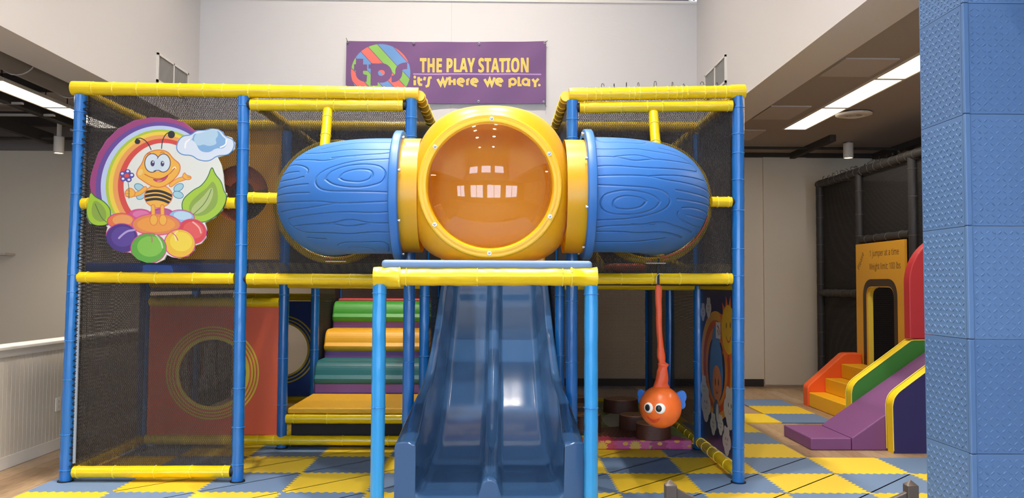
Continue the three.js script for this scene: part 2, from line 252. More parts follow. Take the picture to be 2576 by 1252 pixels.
const railY = (A, B, r, ties, o) => bar(frame, 'rail', A, B, r, M.yellow, M.yellowTie, ties, o);
const F0 = 0.015;
post(-3.245, PZ[0], F0, 2.93, M.blue, [0.03, 0.12, 0.26, 0.36, 0.485, 0.53, 0.74, 0.87, 0.905, 0.955], 0.044, -3.212);
post(-1.963, PZ[0], F0, 2.93, M.blue, [0.045, 0.14, 0.24, 0.36, 0.485, 0.61, 0.74, 0.86, 0.93, 0.975], 0.044, -1.973);
post(PX[2], PZ[0], F0, 2.92, M.blue, [0.16, 0.31, 0.47, 0.8, 0.9, 0.95]); post(PX[3], PZ[0], F0, 2.92, M.blue, [0.16, 0.31, 0.47, 0.8, 0.9, 0.95]);
post(1.814, PZ[0], F0, 2.965, M.blue, [0.03, 0.09, 0.24, 0.36, 0.42, 0.53, 0.6, 0.7, 0.78, 0.85, 0.9, 0.97], 0.045, 1.833);
for (let k = 1; k < 4; k++) PX.forEach((x, i) => { if (k === 3 && i === 0) return; post(x, PZ[k], F0, 2.9, M.blue, 0.6); });
// top rails
railY([-3.275, 2.985, -6.2], [-0.635, 2.962, -6.2], 0.05, [0.06, 0.12, 0.19, 0.25, 0.31, 0.38, 0.435, 0.51, 0.57, 0.66, 0.735, 0.79, 0.83, 0.845, 0.87, 0.9, 0.94, 0.96], {});
railY([0.525, 2.967, -6.2], [1.88, 3.003, -6.2], 0.049, [0.1, 0.15, 0.18, 0.23, 0.34, 0.37, 0.4, 0.49, 0.56, 0.61, 0.64, 0.67, 0.77, 0.83, 0.89], {});
bar(frame, 'corner_cover', [0.523, 2.967, -6.2], [0.64, 2.97, -6.2], 0.053, M.yellow, M.yellowTie, []); bar(frame, 'corner_cover', [1.77, 3.0, -6.2], [1.884, 3.004, -6.2], 0.054, M.yellow, M.yellowTie, []); bar(frame, 'corner_cover', [-3.278, 2.985, -6.2], [-3.13, 2.984, -6.2], 0.053, M.yellow, M.yellowTie, []);
railY([-1.918, 2.868, -6.2], [-0.752, 2.873, -6.2], 0.044, [0.05, 0.23, 0.44, 0.55, 0.77, 0.97], { caps: [-1, 1] }); railY([0.604, 2.868, -6.2], [1.785, 2.893, -6.2], 0.043, [0.03, 0.27, 0.44, 0.54, 0.76, 0.97], { caps: [-1, 1] });
railY([-1.326, 2.83, -6.19], [-1.318, 2.5, -6.05], 0.038, [0.2, 0.65], {}); railY([1.173, 2.83, -6.19], [1.168, 2.5, -6.05], 0.038, [0.3, 0.75], {});
// rails at deck height, waist height and floor of the front plane
railY([-3.19, 1.542, -6.2], [-2.015, 1.538, -6.2], 0.041, [0.06, 0.27, 0.5, 0.74, 0.97]); railY([-1.918, 1.535, -6.2], [-0.735, 1.538, -6.2], 0.042, [0.05, 0.19, 0.42, 0.66, 0.85], { caps: [-1] });
railY([0.595, 1.55, -6.2], [1.775, 1.556, -6.2], 0.042, [0.28, 0.48, 0.66, 0.97]); railY([-3.185, 0.085, -6.2], [-2.015, 0.09, -6.2], 0.044, [0.03, 0.26, 0.52, 0.75, 0.96], { caps: [1] });
railY([-3.18, 2.1, -6.2], [-2.015, 2.112, -6.2], 0.042, [0.04, 0.95]); railY([-1.92, 2.155, -6.2], [-1.66, 2.15, -6.2], 0.041, [0.15, 0.6]); railY([1.62, 2.146, -6.2], [1.775, 2.146, -6.2], 0.04, [0.3, 0.85], { caps: [1] });
// second row
railY([PX[0], 2.955, -7.45], [PX[2], 2.955, -7.45], 0.046, 0.4); railY([PX[3], 2.965, -7.45], [PX[4], 2.97, -7.45], 0.046, 0.4);
railY([-3.18, 1.33, -7.45], [-2.01, 1.33, -7.45], 0.042, 0.35); railY([-3.19, 0.09, -7.45], [-2.0, 0.09, -7.45], 0.044, [0.3, 0.6, 0.85]); railY([-2.1, 0.09, -7.43], [-0.73, 0.085, -7.45], 0.043, [0.05, 0.16, 0.5, 0.8], {}); railY([-1.93, 0.28, -7.45], [-0.735, 0.28, -7.45], 0.043, [0.06, 0.31, 0.7]);
railY([-3.18, 1.5, -7.45], [-2.01, 1.5, -7.45], 0.04, []); railY([-1.93, 1.5, -7.45], [-0.73, 1.5, -7.45], 0.04, []); railY([0.59, 1.5, -7.45], [1.78, 1.5, -7.45], 0.04, []);
// rails that run back into the frame
for (const [x, y] of [[-3.222, 2.955], [-1.97, 2.94], [1.826, 2.965]]) { railY([x, y, -6.25], [x, 2.955, -7.42], 0.045, 0.3); railY([x, 2.955, -7.48], [x, 2.955, -8.67], 0.045, 0.4); }
railY([-0.63, 2.955, -6.22], [-0.63, 2.955, -8.7], 0.04, 0.17); railY([0.5, 2.96, -6.22], [0.5, 2.96, -8.7], 0.04, 0.17);
railY([-3.238, 0.085, -6.25], [-3.23, 0.085, -7.42], 0.044, 0.4); railY([1.815, 0.085, -6.25], [1.82, 0.085, -7.42], 0.042, [0.2, 0.45, 0.62, 0.8, 0.95]); railY([1.815, 0.085, -7.5], [1.82, 0.085, -9.93], 0.042, 0.25);
railY([-1.968, 0.085, -7.5], [-1.968, 0.085, -9.9], 0.042, 0.5); railY([0.6, 0.085, -9.95], [1.78, 0.085, -9.95], 0.042, 0.4); railY([-3.2, 0.1, -9.95], [-2.0, 0.1, -9.95], 0.042, 0.4); railY([-3.2, 1.34, -9.95], [-2.0, 1.34, -9.95], 0.044, 0.4);
for (const x of [PX[0], PX[4]]) { railY([x, 1.54, -6.25], [x, 1.54, -7.4], 0.04, 0.4); railY([x, 1.54, -7.5], [x, 1.54, -9.9], 0.04, 0.4); railY([x, 2.955, -8.72], [x, 2.955, -9.93], 0.044, 0.4); }
railY([1.8, 2.93, -7.55], [1.5, 2.66, -7.75], 0.042, 0.3); railY([1.81, 2.9, -7.6], [1.7, 2.5, -7.75], 0.042, 0.3);
railY([0.74, 1.98, -7.6], [0.98, 1.62, -7.5], 0.04, 0.4); railY([1.3, 1.9, -7.9], [1.75, 1.66, -7.6], 0.035, 0.4);
// front platform over the slide
post(-0.712, -4.82, 0, 1.5, M.blueNew, [0.52, 0.965], 0.0405); post(0.541, -4.82, 0, 1.5, M.blueNew, [0.52, 0.965], 0.0405);
railY([-0.7, 1.545, -4.82], [0.53, 1.551, -4.82], 0.053, [0.12, 0.46, 0.87], { wrinkle: 0.0028 });
for (const s of [-1, 1]) { const cx = s < 0 ? -0.725 : 0.555; bar(frame, 'corner_cover', [cx + s * 0.02, 1.545 + (s > 0 ? 0.006 : 0), -4.82], [cx - s * 0.14, 1.545 + (s > 0 ? 0.006 : 0), -4.82], 0.06, M.yellow, M.yellowTie, [0.95], { wrinkle: 0.006 }); railY([s < 0 ? -0.71 : 0.545, 1.548, -4.86], [s < 0 ? -0.7 : 0.552, 1.545, -6.15], 0.045, 0.4); }

// decks
const deck = (x0, x1, z0, z1, m, y0 = 1.47, y1 = 1.58) => part('deck_pad', rspan(x0, x1, y0, y1, z0, z1, 0.02), m, frame);
deck(-3.17, -2.02, -7.4, -6.25, mat('#274a94', 0.5), 1.5, 1.655); deck(-1.93, -0.74, -7.4, -6.26, M.deckBlack, 1.5, 1.6); deck(0.6, 1.78, -7.4, -6.26, M.deckBlack, 1.5, 1.6);
deck(-3.17, -2.02, -9.9, -7.5, M.deckBlack); deck(0.6, 1.78, -9.9, -7.5, M.deckBlack); deck(-0.65, 0.5, -9.95, -8.75, M.deckBlack); 

part('cushion', rspan(0.9, 1.2, 1.6, 1.68, -7.1, -6.6, 0.03), mat('#d8552c', 0.5), frame);

// nets
function netPatch(A, B, C, D, m, sag = null, n = 14) {   // corners A B (bottom) C D (top), uv in metres
  const g = new THREE.PlaneGeometry(1, 1, n, n), p = g.attributes.position, uv = g.attributes.uv, a = V(...A), b = V(...B), c = V(...C), d = V(...D), w = a.distanceTo(b), h = a.distanceTo(d);
  for (let k = 0; k < p.count; k++) { const u = p.getX(k) + 0.5, v = p.getY(k) + 0.5, q = a.clone().lerp(b, u).lerp(d.clone().lerp(c, u), v); if (sag) { const s = sag(u, v); q.x += s[0]; q.y += s[1]; q.z += s[2]; } p.setXYZ(k, q.x, q.y, q.z); uv.setXY(k, u * w, v * h); }
  g.computeVertexNormals(); return part('safety_net', g, m, frame);
}
const belly = (x, y, z) => (u, v) => { const s = Math.sin(Math.PI * u) * Math.sin(Math.PI * v) * (0.8 + 0.4 * noise(u * 5, v * 5)); return [x * s, y * s, z * s]; };
netPatch([-3.19, 0.12, -6.23], [-2.0, 0.12, -6.23], [-2.0, 2.94, -6.23], [-3.17, 2.94, -6.23], M.net, belly(0, 0, -0.02));
netPatch([-3.21, 0.1, -6.24], [-3.21, 0.1, -7.42], [-3.2, 2.94, -7.42], [-3.18, 2.94, -6.24], M.netSide, belly(0.03, 0, 0)); netPatch([-3.21, 1.42, -7.48], [-3.21, 1.42, -9.93], [-3.2, 2.94, -9.93], [-3.2, 2.94, -7.48], M.netDense, belly(0.03, 0, 0));
netPatch([-3.2, 1.6, -9.97], [1.8, 1.6, -9.97], [1.8, 2.93, -9.97], [-3.2, 2.93, -9.97], M.netDense, belly(0, 0, -0.05)); netPatch([-2.0, 0.1, -9.97], [0.55, 0.1, -9.97], [0.55, 1.6, -9.97], [-2.0, 1.6, -9.97], M.netDense);
netPatch([1.8, 1.6, -6.24], [1.8, 1.6, -7.42], [1.81, 2.94, -7.42], [1.81, 2.96, -6.24], M.net, belly(0.03, 0, 0)); netPatch([1.83, 1.6, -6.24], [1.83, 1.6, -7.42], [1.83, 2.94, -7.42], [1.83, 2.96, -6.24], M.netDense); netPatch([1.8, 0.1, -7.5], [1.8, 0.1, -9.93], [1.8, 2.94, -9.93], [1.8, 2.94, -7.5], M.netDense, belly(0.03, 0, 0));
for (const x of [-0.66, 0.52]) { netPatch([x, 0.1, -7.5], [x, 0.1, -9.93], [x, 2.93, -9.93], [x, 2.93, -7.5], M.netDense); netPatch([x, 1.6, -6.24], [x, 1.6, -7.45], [x, 2.93, -7.45], [x, 2.93, -6.24], M.netDense); }
netPatch([-1.94, 0.1, -8.72], [-1.94, 0.1, -9.93], [-1.94, 2.93, -9.93], [-1.94, 2.93, -8.72], M.netDense); netPatch([-1.94, 1.6, -7.5], [-1.94, 1.6, -8.7], [-1.94, 2.93, -8.7], [-1.94, 2.93, -7.5], M.netDense); netPatch([0.58, 0.1, -9.97], [1.78, 0.1, -9.97], [1.78, 1.5, -9.97], [0.58, 1.5, -9.97], M.netSide);
netPatch([-0.66, 1.6, -7.47], [0.52, 1.6, -7.47], [0.52, 2.93, -7.47], [-0.66, 2.93, -7.47], M.netDense);
netPatch([-1.94, 1.62, -7.47], [-0.72, 1.62, -7.47], [-0.72, 2.93, -7.47], [-1.94, 2.93, -7.47], M.net, belly(0, 0, -0.03)); netPatch([0.58, 1.62, -7.47], [1.8, 1.62, -7.47], [1.8, 2.93, -7.47], [0.58, 2.93, -7.47], M.net, belly(0, 0, -0.03));
netPatch([-1.93, 1.56, -6.235], [-0.73, 1.56, -6.235], [-0.73, 1.66, -6.26], [-1.93, 1.66, -6.26], M.netTan); netPatch([0.6, 1.57, -6.235], [1.78, 1.57, -6.235], [1.78, 1.67, -6.26], [0.6, 1.67, -6.26], M.netTan);
const top = (x0, x1, z0, z1) => netPatch([x0, 2.99, z0], [x1, 2.97, z0], [x1, 2.97, z1], [x0, 2.98, z1], M.netTop, (u, v) => { const e = Math.sin(Math.PI * u) * Math.sin(Math.PI * v); return [0, -0.05 * e - 0.014 * Math.sin(u * 40) * e, 0]; }, 40);
top(-3.2, -1.98, -6.2, -7.45); top(-1.96, -0.68, -6.2, -7.45); top(0.56, 1.82, -6.2, -7.45); top(-3.2, 1.82, -7.45, -9.95);
function netHole(x0, x1, y0, y1, cx, cy, r) { const s = polyShape([[x0, y0], [x1, y0], [x1, y1], [x0, y1]]), h = new THREE.Path(); h.absarc(cx, cy, r, 0, Math.PI * 2, true); s.holes.push(h); const g = new THREE.ShapeGeometry(s, 48); part('safety_net', g, M.net, frame, [0, 0, -6.235]); }
netHole(-1.93, -0.73, 1.58, 2.84, -1.27, 2.135, 0.42); netHole(0.6, 1.78, 1.58, 2.86, 1.165, 2.145, 0.42);
for (const [x, y] of [[-1.27, 2.135], [1.165, 2.145]]) part('ring_pad', new THREE.TorusGeometry(0.455, 0.03, 12, 64), M.yellow, frame, [x, y, -6.28]);
{ // lacing of the net along the left front post
  const pts = []; for (let k = 0; k < 120; k++) pts.push(V(-3.2 + (k % 2 ? 0.022 : -0.004) + 0.03 * k / 120, 0.13 + k * 0.0232, -6.165 - (k % 2) * 0.06)); part('lacing_cord', new THREE.TubeGeometry(new THREE.CatmullRomCurve3(pts), 480, 0.0035, 5), M.black, frame);
  part('inner_pole', cyl(0.012, 2.5).translate(-3.185, 1.4, -6.2).rotateZ(0), mat('#8d99a8', 0.4), frame);
}
// loose ends of twine on the right top rail
for (let k = 0; k < 9; k++) { const x = 0.75 + k * 0.115 + rr(-0.03, 0.03), y = 2.975 + (x - 0.525) * 0.027 + 0.046, h = rr(0.01, 0.04), w = rr(-0.04, 0.04); part('twine_end', new THREE.TubeGeometry(new THREE.CatmullRomCurve3([V(x, y - 0.01, -6.2), V(x + w * 0.4, y + h, -6.2), V(x + w, y + h * 0.8, -6.19), V(x + w * 1.2, y + 0.004, -6.19)]), 14, 0.0022, 5), M.black, frame); }

// ---------------------------------------------------------------- crawl tube: yellow dome, bubble window, two blue elbows
const CT = [-0.05, 2.12, -5.72];
const tube = thing('crawl_tube', 'blue wood-grain crawl tube elbows joined to a yellow dome with bubble window', 'crawl tube', CT);
{
  const lines = [[29,20,28,28,24,33,20,35,15,33,14,25,15,17,19,12,23,13,27,15,29,20],[36,19,35,29,30,38,24,43,16,44,11,40,6,28,8,15,13,7,19,3,25,4,32,9,36,19],[2,55,18,53,28,47,36,38,41,27,42,15,39,3,33,-2,24,-3,2,-5],[85,-9,52,-16,39,-17,31,-22,22,-22,1,-19],[73,-28,49,-28,38,-25,31,-22],[66,-55,70,-43,57,-41,39,-38,27,-36,15,-39,1,-36],[63,-57,45,-56,35,-56,27,-50,23,-50,16,-57,2,-56],[35,-56,29,-62,24,-62,16,-57],[66,-55,61,-67,53,-73,37,-75,27,-79,17,-74,3,-75],[58,-83,44,-88],[39,-106,35,-97,21,-99,11,-96,6,-108,8,-132],[33,-114,19,-112,17,-135],[69,69,50,61,42,55,36,55,30,61,24,61],[63,83,45,72,29,79,19,76,3,77],[80,55,70,59,55,51,48,41,48,34],[82,40,67,41,55,38],[83,29,60,24,50,27],[84,14,62,14,46,13],[84,3,61,1,45,-2],[48,87,35,98,22,102,4,102],[36,60,19,63,3,69],[85,-15,86,-33]];
  const bump = canvasTex(800, 2048, (g, w, h) => {
    g.fillStyle = '#fff'; g.fillRect(0, 0, w, h); g.lineCap = g.lineJoin = 'round';
    for (const [lw, c] of [[13, '#d8d8d8'], [9, '#8c8c8c'], [6, '#303030'], [3, '#000']]) for (const l of lines) {
      g.strokeStyle = c; g.lineWidth = lw; g.beginPath(); const P = []; for (let k = 0; k < l.length; k += 2) P.push([l[k] / 100 * w, (0.5 - l[k + 1] / 100 / (2 * Math.PI)) * h]);
      g.moveTo(...P[0]); for (let k = 1; k < P.length - 1; k++) g.quadraticCurveTo(P[k][0], P[k][1], (P[k][0] + P[k + 1][0]) / 2, (P[k][1] + P[k + 1][1]) / 2); g.lineTo(...P[P.length - 1]); g.stroke();
    }
  }, false);
  M.tubeBlue = mat('#2f70bd', 0.5, { bumpMap: bump, bumpScale: 0.007 });
  const blueRim = mat('#2f6fb8', 0.4);
  const R = 0.405, Rb = 0.48, LS = 0.09, LT = LS + Rb * Math.PI / 2, nu = 72, nv = 96, pos = [], uv = [], idx = [];
  for (let i = 0; i <= nu; i++) for (let j = 0; j <= nv; j++) {
    const s = LT * i / nu, f = (j / nv - 0.5) * 2 * Math.PI, th = Math.max(0, (s - LS) / Rb), ax = s < LS ? -0.65 - s : -0.74 - Rb * Math.sin(th), az = -Rb + Rb * Math.cos(th);
    pos.push(ax - Math.sin(th) * R * Math.cos(f), R * Math.sin(f), az + Math.cos(th) * R * Math.cos(f)); uv.push(i / nu, j / nv);
  }
  for (let i = 0; i < nu; i++) for (let j = 0; j < nv; j++) { const a = i * (nv + 1) + j, b = a + nv + 1; idx.push(a, a + 1, b, b, a + 1, b + 1); }
  const eg = new THREE.BufferGeometry(); eg.setAttribute('position', new THREE.Float32BufferAttribute(pos, 3)); eg.setAttribute('uv', new THREE.Float32BufferAttribute(uv, 2)); eg.setIndex(idx); eg.computeVertexNormals();
  const flange = new THREE.LatheGeometry([[0.4, -0.03], [0.452, -0.03], [0.46, -0.022], [0.46, 0.022], [0.452, 0.03], [0.4, 0.03]].map((p) => new THREE.Vector2(...p)), 80).rotateZ(Math.PI / 2);
  const nut = merge([cyl(0.008, 0.03, 10).rotateZ(Math.PI / 2), cyl(0.013, 0.008, 6).rotateZ(Math.PI / 2).translate(0.012, 0, 0)]);
  for (const s of [0, 1]) {
    const e = part('elbow', eg, M.tubeBlue, tube); e.rotation.z = s * Math.PI; e.position.y = s * 0.02; e.userData.label = s ? 'blue elbow ending beside the hanging orange ball' : 'blue elbow ending beside the bee panel';
    const f = part('flange', flange, blueRim, e, [-0.655, 0, 0]);
    for (let k = 0; k < 8; k++) { const a = k * Math.PI / 4 + 0.3; part('bolt', nut, M.steel, e, [-0.625, 0.43 * Math.sin(a), 0.43 * Math.cos(a)]); }
    const br = part('bracket', new THREE.TubeGeometry(new THREE.CatmullRomCurve3([V(-0.09, 0, 0), V(-0.05, -0.005, 0), V(-0.045, -0.035, 0)]), 12, 0.004, 6), mat('#a8483e', 0.5), tube, [s ? 1.22 : -1.16, -0.425, -0.32]);
    const b2 = part('bracket', new THREE.TubeGeometry(new THREE.CatmullRomCurve3([V(0.09, 0.006, 0), V(0.05, 0, 0), V(0.045, -0.035, 0)]), 12, 0.004, 6), mat('#a8483e', 0.5), tube, [s ? 1.22 : -1.16, -0.425, -0.32]);
    part('bracket_bolt', cyl(0.004, 0.15, 8).rotateZ(Math.PI / 2), M.steel, tube, [s ? 1.21 : -1.17, -0.452, -0.32]);
  }
  { const pts = []; for (let k = 0; k <= 20; k++) { const a = -1.45 + k / 20 * 1.2; pts.push(V(1.215 + 0.425 * Math.cos(a), 0.02 + 0.425 * Math.sin(a), -0.42)); } part('clamp_band', new THREE.TubeGeometry(new THREE.CatmullRomCurve3(pts), 40, 0.006, 6), mat('#a8483e', 0.5), tube); }
  // dome, a rounded box in section, cut open in front for the window
  const DR = 0.545, DC = [-0.015, 0.078, 0], WRAD = 0.462, ZR = 0.4713, wz = 0.42, dp = [], di = [], du = [], na = 112, nr = 40;
  const rz = (z) => DR * Math.pow(Math.max(0, 1 - Math.pow(Math.abs(z) / ZR, 5)), 1 / 5);
  for (let i = 0; i <= nr; i++) { const a = i / nr, z = wz - (wz + ZR) * (1 - Math.cos(a * Math.PI)) / 2, r = i === 0 ? WRAD : rz(z), k = Math.min(1, (wz - z) / 0.3);
    for (let j = 0; j <= na; j++) { const f = j / na * 2 * Math.PI, c = Math.cos(f), s = Math.sin(f), n = 2 + k * (s > 0 ? 0.5 : 1.9), q = Math.pow(Math.pow(Math.abs(c), n) + Math.pow(Math.abs(s), n), -1 / n); dp.push(r * q * c * 0.985, r * q * s - 0.05 * (1 - k), z); du.push(j / na, i / nr); } }
  for (let i = 0; i < nr; i++) for (let j = 0; j < na; j++) { const a = i * (na + 1) + j, b = a + na + 1; di.push(a, b, a + 1, b, b + 1, a + 1); }
  const dg = new THREE.BufferGeometry(); dg.setAttribute('position', new THREE.Float32BufferAttribute(dp, 3)); dg.setAttribute('uv', new THREE.Float32BufferAttribute(du, 2)); dg.setIndex(di); dg.computeVertexNormals(); part('dome', dg, M.domeYellow, tube, DC);
  const win = [-0.02, 0.016, wz];
  part('window_flange', new THREE.LatheGeometry([[0.474, -0.05], [0.474, 0.0], [0.466, 0.013], [0.456, 0.007], [0.442, 0.012], [0.425, 0.016], [0.415, 0.01], [0.41, -0.01]].map((p) => new THREE.Vector2(...p)), 96).rotateX(Math.PI / 2), mat('#f7bf24', 0.35, { transmission: 0.1, thickness: 0 }), tube, [win[0], win[1] + 0.012, win[2]]);
  const bub = []; for (let k = 0; k <= 28; k++) { const a = (k / 28) * Math.PI / 2; bub.push(new THREE.Vector2(0.416 * Math.sin(a), 0.2 * Math.cos(a))); }
  part('bubble_window', new THREE.LatheGeometry(bub, 96).rotateX(Math.PI / 2), new THREE.MeshPhysicalMaterial({ color: new THREE.Color('#fff4b8'), roughness: 0.03, transmission: 1, thickness: 0, ior: 1.55, clearcoat: 1, clearcoatRoughness: 0.02 }), tube, [win[0], win[1] + 0.012, win[2]]);
  const bolt = merge([cyl(0.0135, 0.004, 20).rotateX(Math.PI / 2), new THREE.SphereGeometry(0.0085, 12, 8).scale(1, 1, 0.6).translate(0, 0, 0.003)]);
  for (const a of [1.55, 0.5, -0.47, -1.575, -2.52, 2.53]) part('bolt', bolt, M.steel, tube, [win[0] + 0.441 * Math.cos(a), win[1] + 0.012 + 0.441 * Math.sin(a), win[2] + 0.014]);
  for (const s of [-1, 1]) part('neck', new THREE.CylinderGeometry(0.4, 0.4, 0.17, 72, 1, true).rotateZ(Math.PI / 2), M.domeYellow, tube, [s * 0.582 - 0.005, 0.005, 0]);
  for (const s of [-1, 1]) part('foot_block', rspan(-0.06, 0.06, -0.475, -0.40, -0.1, 0.1, 0.02), mat('#e9b31a', 0.4), tube, [s * 0.3, 0, 0.05]);
}
single('platform_mat', rspan(-0.7, 0.545, 1.592, 1.645, -6.14, -4.79, 0.022), M.padBlue, 'flat blue padded mat under the yellow dome', 'mat');

// ---------------------------------------------------------------- double slide
{
  const sl = thing('double_slide', 'glossy blue two-lane slide with a raised centre divider', 'slide', [-0.055, 0, -6.5]);
  // stations: z, bed height, rim height, rim half width, bed half width
  const st = [[-8.75, 1.56, 1.8, 0.53, 0.41], [-8.5, 1.42, 1.68, 0.53, 0.41], [-8.3, 1.3, 1.56, 0.53, 0.41], [-7.8, 1.03, 1.3, 0.53, 0.41], [-7.3, 0.78, 1.04, 0.53, 0.41], [-6.9, 0.6, 0.88, 0.53, 0.41], [-6.55, 0.46, 0.77, 0.53, 0.41], [-6.2, 0.35, 0.705, 0.535, 0.41], [-5.9, 0.285, 0.66, 0.548, 0.41], [-5.6, 0.255, 0.62, 0.553, 0.425], [-5.3, 0.245, 0.585, 0.556, 0.435], [-5.08, 0.242, 0.565, 0.556, 0.445], [-4.98, 0.24, 0.555, 0.556, 0.447], [-4.93, 0.238, 0.55, 0.556, 0.447]];
  const C = (k) => new THREE.CatmullRomCurve3(st.map((s) => V(s[k], 0, s[0])), false, 'catmullrom', 0.5), cs = [1, 2, 3, 4].map(C);
  const N = 70, rows = [];
  const prof = (bed, rim, rw, bw, low, lip) => { // left outer skirt -> rim -> wall -> lanes -> divider -> mirrored
    const q = [], add = (x, y) => q.push([x, y]), iw = rw - lip;
    add(-(rw + 0.012), low); add(-(rw + 0.012), rim - 0.06); add(-(rw + 0.012), rim - 0.015); for (let k = 0; k <= 6; k++) { const a = Math.PI - k / 6 * Math.PI, c = (rw + iw) / 2; add(-c + ((rw - iw) / 2 + 0.008) * Math.cos(a), rim + 0.014 * Math.pow(Math.sin(a), 0.6)); }
    for (let k = 1; k <= 10; k++) { const t = k / 10, e = t * t * (3 - 2 * t); add(-iw + (iw - bw) * t, rim - 0.01 + (bed + 0.06 - rim + 0.01) * (0.35 * e + 0.65 * t)); }
    for (let k = 1; k <= 7; k++) { const a = k / 7 * Math.PI / 2; add(-bw + 0.065 * (1 - Math.cos(a)), bed + 0.06 * (1 - Math.sin(a))); }
    for (let k = 1; k <= 5; k++) { const t = k / 5, x = -bw + 0.065 + (bw - 0.065 - 0.09) * t; add(x, bed); }
    for (let k = 1; k <= 5; k++) { const a = k / 5 * Math.PI / 2; add(-0.09 + 0.025 * Math.sin(a), bed + 0.03 * (1 - Math.cos(a))); }
    for (let k = 0; k <= 6; k++) { const a = Math.PI - k / 6 * Math.PI / 2; add(0.052 * Math.cos(a), bed + 0.065 + 0.05 * Math.sin(a)); }
    const m = q.slice(0, -1).map(([x, y]) => [-x, y]).reverse(); return q.concat(m);
  };
  for (let i = 0; i <= N; i++) { const t = i / N, v = cs.map((c) => c.getPoint(t)), z = v[0].z, low = Math.max(0.02, v[0].x - 0.16 - 0.1 * Math.max(0, -z - 6.5)); rows.push(prof(v[0].x, v[1].x, v[2].x, v[3].x, z > -5.7 ? 0.02 : Math.min(low, 0.02 + Math.max(0, -5.7 - z) * 0.6), 0.05 + 0.055 * Math.min(1, Math.max(0, (z + 6.1) / 1.0))).map(([x, y]) => [x, y, z + 6.5])); }
  const last = rows[N], zE = -4.93 + 6.5;
  const shrink = (k, dz) => last.map(([x, y, z], i) => { const inner = i > 6 && i < last.length - 7; return [x, inner ? y - k : y - k * 0.4, zE + dz]; });
  rows.push(shrink(0.006, 0.02)); rows.push(shrink(0.022, 0.032)); rows.push(last.map(([x, y], i) => [x, Math.min(y, 0.02), zE + 0.034]));
  const m = rows[0].length, pos = [], uv = [], idx = [];
  rows.forEach((r, i) => r.forEach((p, j) => { pos.push(...p); uv.push(j / m, i / N * 4); }));
  for (let i = 0; i < rows.length - 1; i++) for (let j = 0; j < m - 1; j++) { const a = i * m + j, b = a + m; idx.push(a, b, a + 1, b, b + 1, a + 1); }
  const g = new THREE.BufferGeometry(); g.setAttribute('position', new THREE.Float32BufferAttribute(pos, 3)); g.setAttribute('uv', new THREE.Float32BufferAttribute(uv, 2)); g.setIndex(idx); g.computeVertexNormals();
  part('chute', g, M.slideBlue, sl);
  for (const z of [-7.9, -6.9]) part('support_leg', span(-0.3, -0.26, 0.02, z === -7.9 ? 0.95 : 0.5, z + 6.48, z + 6.52), M.black, sl), part('support_leg', span(0.26, 0.3, 0.02, z === -7.9 ? 0.95 : 0.5, z + 6.48, z + 6.52), M.black, sl);
}

// ---------------------------------------------------------------- flat panels with round crawl holes
function holePanel(name, label, cat, x0, x1, y0, y1, z, cx, cy, hole, m, rings) {
  const dx = (x0 + x1) / 2, s = polyShape([[x0 - dx, 0], [x1 - dx, 0], [x1 - dx, y1 - y0], [x0 - dx, y1 - y0]]), h = new THREE.Path(); h.absarc(cx - dx, cy - y0, hole, 0, Math.PI * 2, true); s.holes.push(h);
  const o = part(name, extrude(s, 0.02, 0.002, 64), m, frame, [(x0 + x1) / 2, y0, z], label); for (const [a, b] of rings) part('ring', new THREE.LatheGeometry([[a, 0], [a, 0.004], [b, 0.004], [b, 0]].map((p) => new THREE.Vector2(...p)), 72).rotateX(Math.PI / 2), M.ringYellow, o, [cx - dx, cy - y0, 0.0195]);
  return o;
}
holePanel('crawl_panel', 'orange panel with a round crawl hole ringed by yellow lines', 'panel', -3.18, -2.012, 0.135, 1.29, -7.46, -2.6, 0.69, 0.3, M.orangePanel, [[0.302, 0.335], [0.35, 0.365], [0.378, 0.392], [0.405, 0.42]]);
holePanel('crawl_panel', 'dark blue panel with a round yellow-ringed hole beside the roller stairs', 'panel', -3.18, -2.0, 0.14, 1.29, -9.95, -2.64, 0.705, 0.31, M.bluePanel, [[0.312, 0.335], [0.355, 0.37], [0.395, 0.412]]);
{ // yellow wall of the upper level with its net tunnel
  const o = holePanel('tunnel_panel', 'yellow padded wall with a dark tunnel hole behind the bee panel', 'panel', -2.95, -1.99, 1.72, 2.93, -7.5, -2.4, 2.33, 0.26, mat('#e6a70f', 0.5), []);
  const g = new THREE.CylinderGeometry(0.262, 0.25, 0.62, 40, 6, true).rotateX(Math.PI / 2); part('net_tunnel', g, M.netOrange, o, [0.07, 0.61, -0.3]);
  const d = new THREE.RingGeometry(0.12, 0.27, 40, 4, 0.2, 2.4); part('torn_net', d, M.netOrange, o, [0.07, 0.61, -0.03]);
}
